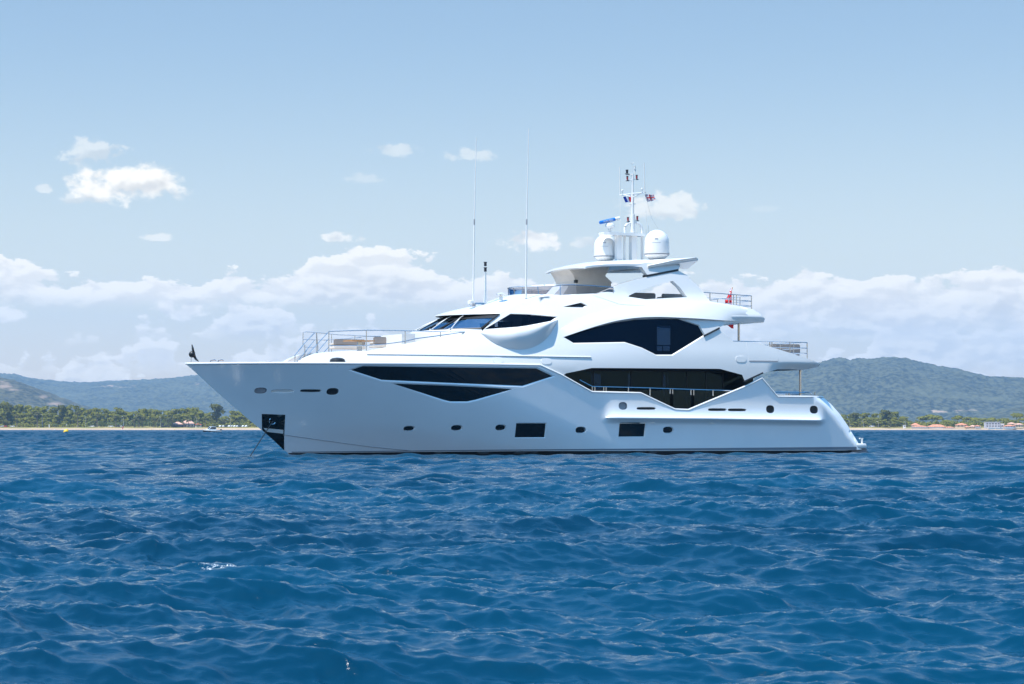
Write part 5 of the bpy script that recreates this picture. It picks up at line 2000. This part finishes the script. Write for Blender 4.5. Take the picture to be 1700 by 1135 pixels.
def pine_meshes(seed, H=16.0, W=10.0, kind='round'):
    rng = np.random.default_rng(seed)
    cs = []; rs = []
    if kind == 'umbrella':
        k = 9
        for i in range(k):
            a = rng.uniform(0, 6.28); d = W * .5 * rng.uniform(.0, .72)
            cs.append((d * math.cos(a), d * math.sin(a), H * rng.uniform(.66, .86))); rs.append((W * rng.uniform(.22, .32), W * rng.uniform(.22, .32), H * rng.uniform(.10, .16)))
        n = 90
    else:
        k = 19
        for i in range(k):
            h = rng.uniform(.07, .90); a = rng.uniform(0, 6.28); d = W * .5 * rng.uniform(.15, .75) * math.sin(math.pi * min(.8, (1.04 - h) * .9)) ** .6
            cs.append((d * math.cos(a), d * math.sin(a), H * h)); r_ = W * rng.uniform(.19, .29)
            rs.append((r_, r_, r_ * rng.uniform(.55, .85)))
        n = 52
    V, Fc = leaf_quads(rng, cs, rs, n, W * .075)
    g = MB()
    lean = rng.uniform(-.6, .6)
    g.tube([(0, 0, -.5), (lean * .5, 0, H * .35), (lean, .2, H * .78)], [H * .022, H * .017, H * .008], 7)
    for i in range(4):
        c = cs[rng.integers(len(cs))]
        g.tube([(lean * .6, 0, H * rng.uniform(.3, .5)), (c[0] * .8, c[1] * .8, c[2] - .3)], [H * .009, H * .004], 5)
    mt = bpy.data.meshes.new('trunk'); mt.from_pydata([tuple(v) for v in g.v], [], g.f); mt.materials.append(BARK); mt.shade_smooth()
    mc = bpy.data.meshes.new('crown'); mc.from_pydata([tuple(v) for v in V], [], Fc); puff_normals(mc)
    return mt, mc, (H, W)


PROT = {}
for i in range(5): PROT['pine', i] = pine_meshes(100 + i)
for i in range(3): PROT['umbrella', i] = pine_meshes(200 + i, 13, 13, 'umbrella')
for k_, (mt_, mc_, _) in PROT.items(): mc_.materials.append(PINE)
_dark = pine_meshes(321, 18, 14); _dark[1].materials.append(DARKPINE); PROT['dark', 0] = _dark
TRNG = np.random.default_rng(5)


def tree(kind, px, depth, ytop, width_px, label, group=None, zb=2.6, name='pine_tree', cat='tree'):
    ks = [k for k in PROT if k[0] == kind]
    mt, mc, (H, W) = PROT[ks[TRNG.integers(len(ks))]]
    r = empty(name, at(px, depth, zb), TRNG.uniform(0, 6.28))
    h = zat(ytop, depth) - zb
    sz = h / (H * .97); sw = width_px * depth / F / W
    r.scale = (sw, sw, sz)
    tag(r, label, cat, group)
    for nm, me in (('trunk', mt), ('crown', mc)):
        o = bpy.data.objects.new(nm, me); COL.objects.link(o); o.parent = r
    return r


TOPS = [(-200, 668), (-60, 666), (0, 668), (10, 668.5), (20, 672), (38, 672.5), (50, 676), (65, 673.5), (80, 676), (105, 672.5), (120, 674), (140, 676), (152, 680), (165, 677.5), (178, 679), (200, 677.5),
        (215, 681), (240, 678.5), (258, 681), (280, 678.5), (300, 676.5), (318, 679), (332, 677), (345, 684), (390, 681), (400, 682), (440, 686), (480, 684)]
GL = 'pines of the belt behind the left beach'


def top_at(px): return float(np.interp(px, [t[0] for t in TOPS], [t[1] for t in TOPS]))


def plant_belts():
    front = []
    # back row carries the skyline
    for px in np.arange(-40, 440, 8.3):
        x = px + TRNG.uniform(-2, 2)
        if 350 < x < 376: continue
        tree('pine', x, 2120 + TRNG.uniform(-12, 12), top_at(x) + TRNG.uniform(-1.2, 2.0), TRNG.uniform(15, 22), 'green pine in the tallest, rearmost row of the wooded belt behind the left beach', GL)
    for px in np.arange(-36, 440, 10.5):
        x = px + TRNG.uniform(-3, 3)
        tree('pine', x, 2085 + TRNG.uniform(-8, 8), top_at(x) + TRNG.uniform(5, 11), TRNG.uniform(14, 20), 'green pine in the middle row of the wooded belt behind the left beach', GL)
    i = 0
    for px in list(np.arange(-30, 152, 12.5)) + [345, 352, 398, 412, 424]:
        x = px + TRNG.uniform(-3, 3)
        tree('pine', x, 2062 + TRNG.uniform(-6, 6), top_at(x) + TRNG.uniform(13, 20), TRNG.uniform(13, 18), 'low green pine in the front row of the wooded belt behind the left beach', GL)
    tree('dark', 361, 2056, 671.3, 30, 'tall dark broad pine rising above its neighbours just left of the bow')
    tree('dark', 104, 2060, 673, 20, 'dark pine with stacked tufts above the pale domed bush on the left shore')
    tree('dark', 12, 2052, 670, 22, 'dark tall pine nearest the left end of the shore')
    # low green reeds and bushes at the foot of the belt
    rng = np.random.default_rng(77)
    cs = []; rs = []
    for px in np.arange(146, 335, 2.2):
        p = at(px + rng.uniform(-1, 1), 2050 + rng.uniform(-4, 10), 2.6); h = rng.uniform(2.5, 6.0)
        cs.append((p.x, p.y, p.z + h * .35)); rs.append((rng.uniform(1.4, 2.6), 2.0, h * .7))
    V, Fc = leaf_quads(rng, cs, rs, 46, .75)
    o = obj('undergrowth', V, Fc, REED); puff_normals(o.data); tag(o, kind='stuff')
    cs = []; rs = []
    for px in list(np.arange(-40, 146, 3)) + list(np.arange(335, 440, 3)):
        p = at(px + rng.uniform(-1, 1), 2048 + rng.uniform(-3, 8), 2.6); h = rng.uniform(1.6, 4.6)
        cs.append((p.x, p.y, p.z + h * .3)); rs.append((rng.uniform(1.4, 2.6), 2.0, h * .7))
    V, Fc = leaf_quads(rng, cs, rs, 42, .8)
    o = obj('undergrowth', V, Fc, PINE); puff_normals(o.data); tag(o, kind='stuff')
    # pale domed bush
    c = at(91, 2038, 2.5); V, Fc = leaf_quads(rng, [(0, 0, 1.2), (-1.6, 0, .7), (1.5, 0, .8)], [(2.2, 1.8, 1.9), (1.5, 1.4, 1.3), (1.5, 1.4, 1.3)], 110, .45)
    o = obj('bush', V, Fc, REED, loc=c); puff_normals(o.data); tag(o, 'pale green domed bush standing alone on the grass at the left beach', 'bush')
    # right-hand shore
    R_T = [(1385, 686), (1398, 686.5), (1408, 688), (1418, 686), (1428, 689), (1440, 684.5), (1452, 688), (1462, 684), (1475, 681), (1485, 683), (1492, 688), (1500, 690), (1508, 692), (1515, 700)]
    GR = 'trees of the dense grove right of the stern'
    for rown, (dep, dy, st) in enumerate(((2120, 0, 8.0), (2085, 6, 9.5), (2060, 13, 11))):
        for px in np.arange(1384, 1516, st):
            x = px + TRNG.uniform(-2, 2)
            y = float(np.interp(x, [t[0] for t in R_T], [t[1] for t in R_T])) + dy + TRNG.uniform(-1, 2)
            if y > 706: continue
            tree('pine', x, dep + TRNG.uniform(-8, 8), y, TRNG.uniform(13, 19), ['green pine in the rear row of the grove just right of the stern', 'green pine in the middle row of the grove just right of the stern', 'low green tree in the front row of the grove just right of the stern'][rown], GR)
    tree('dark', 1472, 2070, 681, 26, 'tall dark pine forming the peak of the grove right of the stern')
    tree('dark', 1420, 2066, 685.5, 18, 'dark rounded pine in the grove, the one nearest the stern')
    UP = [(1532, 690, 22), (1548, 688, 24), (1557, 690, 20), (1573, 697, 24), (1590, 689.5, 20), (1604, 692, 22), (1620, 693, 20), (1634, 694, 16), (1648, 693, 22), (1665, 694, 22), (1679, 697, 26), (1688, 685.5, 24), (1704, 692, 26), (1716, 690, 24), (1580, 700, 22), (1612, 700, 20)]
    for i, (px, yt, w) in enumerate(UP):
        lab = {0: 'umbrella pine with a flat crown at the left end of the row behind the villas', 11: 'large dark umbrella pine standing tallest above the villas at the right edge'}.get(i, 'broad umbrella pine in the row behind the tile-roofed villas')
        tree('umbrella', px, 2130 + (i % 3) * 12, yt, w, lab, 'umbrella pines behind the villas')
    cs = []; rs = []
    for px in np.arange(1384, 1730, 2.6):
        p = at(px + rng.uniform(-1, 1), 2085 + rng.uniform(-6, 14), 2.6); h = rng.uniform(3.0, 6.5)
        cs.append((p.x, p.y, p.z + h * .35)); rs.append((rng.uniform(1.8, 3.0), 2.0, h * .7))
    V, Fc = leaf_quads(rng, cs, rs, 50, .9)
    o = obj('undergrowth', V, Fc, PINE); puff_normals(o.data); tag(o, kind='stuff')
    # the part of the wood one meets behind the yacht
    cs = []; rs = []
    for px in list(np.arange(-900, -44, 7.0)) + list(np.arange(436, 1386, 5.0)) + list(np.arange(1732, 2600, 7.0)):
        for row in range(2):
            p = at(px + rng.uniform(-2, 2), float(shore_depth(px)) + 110 - 30 * row, 2.6); h = rng.uniform(10, 14) - 5 * row
            cs.append((p.x, p.y, p.z + h * .6)); rs.append((4.2, 4.0, h * .45))
    V, Fc = leaf_quads(rng, cs, rs, 60, 1.2)
    o = obj('treeline', V, Fc, PINE); puff_normals(o.data); tag(o, kind='stuff')


plant_belts()


# palms
def palm_meshes(seed, H, R_, n):
    rng = np.random.default_rng(seed)
    g = MB(); g.tube([(0, 0, -.3), (.1, 0, H * .5), (0, 0, H)], [.32, .24, .22], 7)
    mt = bpy.data.meshes.new('trunk'); mt.from_pydata([tuple(v) for v in g.v], [], g.f); mt.materials.append(BARK); mt.shade_smooth()
    f = MB()
    for i in range(n):
        a = 6.28 * i / n + rng.uniform(-.2, .2); up = rng.uniform(-.55, 1.0); L = R_ * rng.uniform(.8, 1.1)
        d = Vector((math.cos(a), math.sin(a), up)).normalized(); s = d.cross(Vector((0, 0, 1))).normalized()
        w = [.12, .42, .45, .08]; P = []
        for k in range(4):
            t = k / 3; c = Vector((0, 0, H)) + d * L * t + Vector((0, 0, -.55 * L * t * t)); P.append([c - s * w[k], c + Vector((0, 0, .12)), c + s * w[k]])
        f.grid(P)
    mc = bpy.data.meshes.new('crown'); mc.from_pydata([tuple(v) for v in f.v], [], f.f); mc.materials.append(PALMG)
    return mt, mc


PT = [palm_meshes(1, 9.0, 2.0, 26), palm_meshes(2, 5.5, 2.8, 30)]


def palm(px, ytop, kind, label, group, depth=2040, zb=2.5):
    mt, mc = PT[kind]; H = (10.2, 7.2)[kind]
    r = empty('palm_tree', at(px, depth, zb), TRNG.uniform(0, 6)); s = (zat(ytop, depth) - zb) / H
    r.scale = (max(s, .8),) * 2 + (s,)
    for nm, me in (('trunk', mt), ('crown', mc)):
        o = bpy.data.objects.new(nm, me); COL.objects.link(o); o.parent = r
    tag(r, label, 'palm', group)


ORD = ['first', 'second', 'third', 'fourth', 'fifth', 'sixth', 'seventh', 'eighth', 'ninth', 'tenth', 'eleventh', 'twelfth']
for i, (px, yt) in enumerate([(28, 687), (62, 681.5), (129, 681), (161.5, 685), (192, 688), (341, 690.5)]):
    palm(px, yt, 0, f'thin tall palm with a small head, {ORD[i]} from the left along the left beach', 'thin palms along the left beach')
for i, (px, yt) in enumerate([(223, 692), (231, 686.5), (236, 689), (255, 692), (262, 690.5), (279, 690), (286, 688.5), (313, 691.5), (372, 695.5), (395, 695)]):
    palm(px, yt, 1, f'bushy fan palm, {ORD[i]} from the left on the left shore', 'bushy fan palms on the left shore')
for i, (px, yt) in enumerate([(1414, 704.5), (1428, 704), (1478, 697)]):
    palm(px, yt, i // 2, f'short palm before the grove right of the stern, {ORD[i]} from the stern', 'palms before the grove', 2036)


# lamp posts
LAMPG = mat('galvanised_post', (.42, .42, .40), .5)
BLUEP = mat('blue_post', (.03, .08, .30), .5)


def lamp_post(px, yt, label, group, m_=LAMPG, depth=2034, flip=-1, yb=708.0):
    zb = 2.35
    r = empty('street_lamp', at(px, depth, zb)); h = zat(yt, depth) - zb
    g = MB(); g.tube([(0, 0, -.3), (0, 0, h * .8), (flip * .15, 0, h * .93), (flip * .6, 0, h)], [.13, .11, .09, .08], 7); g.build('post', m_, r, True)
    g = MB(); g.prism([(flip * .5, -.22, h - .12), (flip * 1.55, -.2, h + .02), (flip * 1.55, .2, h + .02), (flip * .5, .22, h - .12)], (0, 0, .26)); g.build('lamp_head', WHITE, r)
    tag(r, label, 'street lamp', group)


for i, (px, yt) in enumerate([(142.5, 690.5), (205, 691.2), (267, 692.2), (326, 692.2), (383, 693)]):
    lamp_post(px, yt, f'pale street lamp with a bent neck, {ORD[i]} from the left along the left beach', 'street lamps along the left beach')
lamp_post(70.5, 688, 'blue lamp post with a dark head among the left palms', None, BLUEP)
for i, (px, yt) in enumerate([(1411, 699), (1433.5, 699), (1458, 699.5), (1503.5, 700)]):
    lamp_post(px, yt, f'pale street lamp before the right grove, {ORD[i]} from the stern', 'street lamps before the grove')


# parked cars
def car_meshes():
    bd = MB()
    prof = [(-2.1, .35), (-2.1, .85), (-1.7, .98), (-1.15, 1.02), (-.55, 1.5), (.75, 1.52), (1.45, 1.08), (2.05, .95), (2.1, .4)]
    bd.prism([(x, -.82, z) for x, z in prof], (0, 1.64, 0))
    gl = MB(); pf = [(-1.02, 1.06), (-.52, 1.43), (.70, 1.45), (1.28, 1.1)]
    gl.prism([(x, -.84, z) for x, z in pf], (0, 1.68, 0))
    wh = [MB().tube([(x, y - .1, .34), (x, y + .1, .34)], .33, 14) for x in (-1.35, 1.3) for y in (-.78, .78)]
    return bd, gl, wh


_bd, _gl, _wh = car_meshes()
CARS = {'white': (.75, .75, .74), 'silver': (.45, .46, .48), 'dark': (.05, .055, .07), 'red': (.45, .03, .025)}
CARM = {k: mat(k + '_car_paint', v, .25, coat=.6) for k, v in CARS.items()}
_proto = {}


def car(px, depth, col, label, group, zb=2.42, rz=None):
    r = empty('parked_car', at(px, depth, zb), -YAW + (rz or 0) + TRNG.uniform(-.1, .1))
    tag(r, label, 'car', group)
    if col not in _proto:
        _proto[col] = [('body', _bd.build('body', CARM[col], r)), ('window', _gl.build('window', BLACKG, r))] + [('wheel', w.build('wheel', BLACK, r)) for w in _wh]
    else:
        for nm, src in _proto[col]:
            o = src.copy(); COL.objects.link(o); o.parent = r


for i, (px, c) in enumerate([(3, 'silver'), (8, 'red'), (20.5, 'white'), (153, 'white'), (184, 'white'), (196, 'dark'), (199, 'white')]):
    car(px, 2040, c, f'{c} car parked behind the left beach, {ORD[i]} from the left', 'cars parked along the left beach')
for i, px in enumerate([366, 371.5, 377, 381, 385.5, 390, 394.5, 399, 404, 409]):
    c = ['white', 'white', 'dark', 'white', 'silver', 'white', 'white', 'dark', 'white', 'white'][i]
    car(px, 2040, c, f'{c} car in the close row left of the bow, {ORD[i]} from the left', 'cars parked in a row by the bow', rz=1.3)
car(1447.5, 2040, 'white', 'white car parked before the right grove, the only one there', None)


# houses
WALLW = mat('white_render', (.70, .68, .65), .8, var=.05, vscale=.3)
WALLG = mat('pale_grey_render', (.46, .45, .48), .8, var=.05, vscale=.3)
WALLC = mat('cream_render', (.66, .52, .34), .8, var=.06, vscale=.3)
TILE = mat('terracotta_tiles', (.55, .22, .12), .8, var=.25, vscale=.6)
TILEP = mat('pale_terracotta_tiles', (.60, .34, .25), .8, var=.2, vscale=.6)
SHUT = mat('window_dark', (.05, .06, .08), .3)


def house(name, px0, px1, yw, yr, label, cat, wall=WALLW, roof=TILE, depth=2050, zb=2.3, deep=8.0, nwin=3, storeys=1, hip=True, flat=False, porch=None):
    """px0..px1 wide, wall top at row yw, ridge at row yr"""
    c = at((px0 + px1) / 2, depth, zb)
    r = empty(name, c, -YAW)
    w = (px1 - px0) * depth / F / 2
    hw = zat(yw, depth) - zb; hr = zat(yr, depth) - zb
    g = MB(); g.box(-w, w, 0, deep, -1, hw); g.build('wall', wall, r)
    g = MB()
    if flat:
        g.box(-w - .15, w + .15, -.15, deep + .15, hw + .003, hr)
    else:
        e = .5; b = hw - .05
        q = min(w * .8, deep * .5) if hip else -.0
        V = [(-w - e, -e, b), (w + e, -e, b), (w + e, deep + e, b), (-w - e, deep + e, b), (-w + q, deep / 2, hr), (w - q, deep / 2, hr)]
        g.add(V, [(0, 1, 5, 4), (1, 2, 5), (2, 3, 4, 5), (3, 0, 4), (3, 2, 1, 0)])
    rf = g.build('roof', roof, r)
    for s in range(storeys):
        for i in range(nwin):
            x = -w + 2 * w * (i + .5) / nwin; hh = hw / storeys
            ww = min(.6, w / nwin * .45)
            g = MB(); g.box(x - ww, x + ww, -.06, .04, s * hh + hh * .28, s * hh + hh * .74); g.build('window', SHUT, r)
    if porch:
        g = MB(); g.prism([(-w, -.3, hw * .72), (w, -.3, hw * .72), (w, -3.4, hw * .52), (-w, -3.4, hw * .52)], (0, 0, -.12)); g.build('awning', porch, r)
        for i in range(5):
            x = -w + 2 * w * i / 4
            g = MB(); g.box(x - .08, x + .08, -3.35, -3.2, -.3, hw * .50); g.build('porch_post', wall, r)
    tag(r, label, cat)
    return r


house('beach_house', 284.5, 303, 704, 700, 'low beach house with a pale terracotta roof and dark veranda, left half of the pair', 'house', INTER2, TILEP, 2042, nwin=4)
house('beach_house', 300, 322, 702.5, 697.3, 'taller beach house with a pale terracotta roof and dark front, right half of the pair', 'house', WALLW, TILEP, 2047, nwin=4, porch=BLACK)
house('wooden_shed', 267, 279.5, 703, 702.0, 'flat brown shed beside the fan palms on the left shore', 'shed', INTER2, INTER2, 2046, flat=True, nwin=2)
house('beach_kiosk', 324, 334, 704.5, 702.5, 'small kiosk with a red roof beside the beach house', 'kiosk', WALLW, mat('red_canvas', (.55, .05, .03), .8), 2046, nwin=2)
house('beach_hut', 1500, 1504, 705.8, 705.2, 'tiny white hut between the grove and the villas', 'hut', WALLW, WALLW, 2044, flat=True, nwin=1, deep=3)
house('villa', 1514.5, 1527, 705.5, 702, 'villa with a steep terracotta roof at the left end of the villas', 'villa', WALLW, TILE, 2060, nwin=3)
house('villa', 1516, 1540, 708, 706, 'long low white villa with a flat-pitched terracotta roof next to the grove', 'villa', WALLW, TILE, 2046, nwin=6)
house('villa', 1542, 1570, 708, 704.3, 'long white villa with a terracotta roof and many openings', 'villa', WALLW, TILE, 2050, nwin=7)
house('villa', 1568, 1586, 709.6, 707.8, 'low white annexe with a terracotta roof beside the long villa', 'villa', WALLW, TILE, 2048, nwin=5)
house('villa', 1588.5, 1606, 705, 702, 'two-storey yellow villa with a hipped terracotta roof', 'villa', WALLC, TILE, 2052, nwin=3, storeys=2)
house('villa', 1604, 1609, 708.5, 706.8, 'small cream outbuilding tucked beside the yellow villa', 'outbuilding', WALLC, TILE, 2047, nwin=1)
house('villa', 1612, 1620, 707.8, 705.4, 'small pink-roofed cottage between the yellow villa and the white block', 'cottage', WALLC, TILEP, 2050, nwin=2)
house('villa', 1620, 1628, 707.2, 705.6, 'small white cottage left of the white block', 'cottage', WALLW, TILE, 2046, nwin=2)
house('apartment_block', 1636.5, 1660.5, 701.2, 700.2, 'white flat-roofed two-storey block among the villas', 'block', WALLG, WALLG, 2056, flat=True, nwin=5, storeys=2)
house('villa', 1661, 1667, 705, 703, 'narrow white house against the right side of the white block', 'house', WALLW, WALLW, 2058, flat=True, nwin=1)
house('villa', 1668, 1686, 707, 704.8, 'low house with a bright terracotta roof right of the white block', 'house', WALLW, TILE, 2048, nwin=4)
house('villa', 1675, 1686, 703, 701, 'salmon house rising behind the low terracotta roof near the right edge', 'house', WALLC, TILEP, 2062, nwin=3)
house('villa', 1686, 1699, 704.5, 702.2, 'yellow two-storey house with a pale roof at the right edge', 'house', WALLC, TILEP, 2054, nwin=3, storeys=2)
house('beach_hut', 1641, 1652, 710.6, 709.6, 'low white beach cabin before the white block, the left one', 'beach cabin', WALLW, WALLW, 2040, flat=True, nwin=3, zb=1.6, deep=3)
house('beach_hut', 1654, 1665, 710.8, 709.8, 'low white beach cabin right of the white block, the right one', 'beach cabin', WALLW, WALLW, 2040, flat=True, nwin=3, zb=1.6, deep=3)
house('beach_hut', 1670, 1682, 710.4, 709.2, 'white awning-roofed beach bar near the right edge', 'beach bar', WALLW, WALLW, 2040, flat=True, nwin=3, zb=1.6, deep=3)

# posts and signs behind the left beach
g = MB(); g.box(-.45, .45, -.3, .3, -.3, 2.3)
g.box(-.55, .55, -.4, .4, 2.3, 2.5)
o = g.build('beach_cabinet', WALLW); o.location = at(81.7, 2034, 2.3); tag(o, 'white upright cabinet on the grass left of the pale domed bush', 'cabinet')
r = empty('beach_sign', at(110.5, 2034, 2.3)); tag(r, 'white sign on a thin post right of the pale domed bush', 'sign')
g = MB(); g.tube([(0, 0, -.3), (0, 0, 2.6)], .06, 6); g.build('post', LAMPG, r)
g = MB(); g.box(-.45, .45, -.04, -.02 + .05, 1.6, 2.6); g.build('sign_panel', WALLW, r)


# ------------------------------------------------------------------ afloat
def buoy(px, depth, rad, m_, label, group=None, tall=1.0, tilt=0.0):
    r = empty('buoy', at(px, depth, 0)); r.rotation_euler = (0, tilt, -YAW)
    g = MB(); g.lathe([(rad * math.sin(t) * (.75 + .25 * math.sin(t / 2)), rad * tall * (.45 - math.cos(t))) for t in np.linspace(.06, math.pi - .05, 14)], (0, 0, 0), 18); g.build('float', m_, r, True)
    g = MB(); g.tube([(0, 0, rad * tall * 1.42), (0, 0, rad * tall * 1.6)], rad * .12, 8); g.build('lifting_eye', STEEL, r)
    tag(r, label, 'buoy', group)


YEL = mat('yellow_buoy', (.85, .50, .01), .4)
buoy(108, 740, .82, YEL, 'large leaning yellow buoy in the bay at the left', None, 1.15, R(38))
for i, (px, c) in enumerate([(54, YEL), (91, WALLW), (251.5, YEL), (290, YEL), (1452.5, YEL), (1602.5, YEL)]):
    nm = ['tiny yellow buoy off the left beach, nearest the left edge', 'tiny white buoy off the left beach', 'tiny yellow buoy off the left beach before the fan palms', 'tiny yellow buoy off the left beach before the beach house',
          'tiny yellow buoy off the right grove', 'tiny yellow buoy off the white villas'][i]
    buoy(px, 1850, .42, c, nm, 'small buoys marking the bathing zone')


def motorboat():
    d = 740
    r = empty('motorboat', at(351.5, d, 0), -YAW + R(212))
    tag(r, 'small motorboat with a white cabin and black hull moored left of the bow', 'motorboat')
    st = [(-2.9, 1.12, .62), (-1.5, 1.22, .66), (0, 1.2, .72), (1.4, .95, .82), (2.4, .5, .92), (2.95, .04, 1.0)]
    rows = []
    for x, b, s in st:
        rows.append([(x, -b, s), (x, -b * .95, .1), (x - .1, -b * .6, -.3), (x - .1, 0, -.42), (x - .1, b * .6, -.3), (x, b * .95, .1), (x, b, s)])
    g = MB().grid(rows); g.add(rows[0], [tuple(range(7))]); hl = g.build('hull', BLACK, r, True)
    up = MB()
    t2 = []
    for x, b, s in st: t2.append([(x, -b - .04, s - .16), (x, -b - .02, s + .1), (x, 0, s + .12), (x, b + .02, s + .1), (x, b + .04, s - .16)])
    up.grid(t2); up.build('gunwale', WHITE, r, True)
    g = MB()
    prof = [(-1.3, .75), (-1.2, 1.9), (-.6, 2.08), (.5, 2.02), (1.3, 1.15), (1.9, .85)]
    g.prism([(x, -.82, z) for x, z in prof], (0, 1.64, 0)); cb = g.build('cabin', WHITE, r)
    g = MB()
    g.prism([(-1.05, -.84, 1.25), (-1.0, -.84, 1.8), (.4, -.84, 1.82), (.98, -.84, 1.25)], (0, 1.68, 0))
    g.add([(1.27, -.62, 1.24), (1.27, .62, 1.24), (.62, .62, 1.95), (.62, -.62, 1.95)], [(0, 1, 2, 3)])
    g.build('window', BLACKG, cb)
    for x in (-1.6, .9):
        g = MB(); g.lathe([(.05, -.62), (.14, -.52), (.15, -.1), (.06, 0)], (x, -1.3, .62), 10); g.build('fender', WALLW, r, True)
    g = MB(); g.box(-3.35, -2.95, -.25, .25, -.3, 1.0); g.box(-3.45, -2.95, -.28, .28, .72, 1.15); g.build('outboard_motor', BLACK, r)
    g = MB(); g.tube([(-.4, 0, 2.0), (-.4, 0, 3.3)], .03, 6); g.tube([(-.4, -.25, 2.6), (-.4, .25, 2.6)], .025, 6); g.build('mast', STEEL, r)
    g = MB(); g.tube([(-2.7, -1.1, .7), (-2.7, -1.1, 1.4), (-2.7, 1.1, 1.4), (-2.7, 1.1, .7)], .025, 6); g.build('rail', STEEL, r)


motorboat()


def windsurf():
    d = 1800
    r = empty('windsurfer', at(204, d, 0), -YAW)
    tag(r, 'windsurf board with a slim red and grey sail off the left beach', 'windsurfer')
    g = MB(); g.prism([(-1.2, -.3, .05), (1.1, -.3, .05), (1.4, 0, .12), (1.1, .3, .05), (-1.2, .3, .05)], (0, 0, .12)); g.build('board', WALLW, r)
    g = MB(); g.prism([(-.2, 0, .5), (-.75, .1, 1.6), (.15, .05, 3.0), (.55, .02, 3.2), (.42, 0, 1.6)], (0, .03, 0)); g.build('sail', mat('red_sail', (.50, .07, .09), .7), r)
    g = MB(); g.prism([(.15, 0, 3.02), (.3, .02, 4.6), (.62, 0, 6.3), (.74, 0, 6.3), (.55, 0, 3.22)], (0, .03, 0)); g.build('sail_top', mat('grey_sail', (.30, .36, .42), .7), r)
    g = MB(); g.tube([(.3, 0, .15), (.45, 0, 2.0), (.75, 0, 6.4)], .035, 6); g.build('mast', BLACK, r)


windsurf()
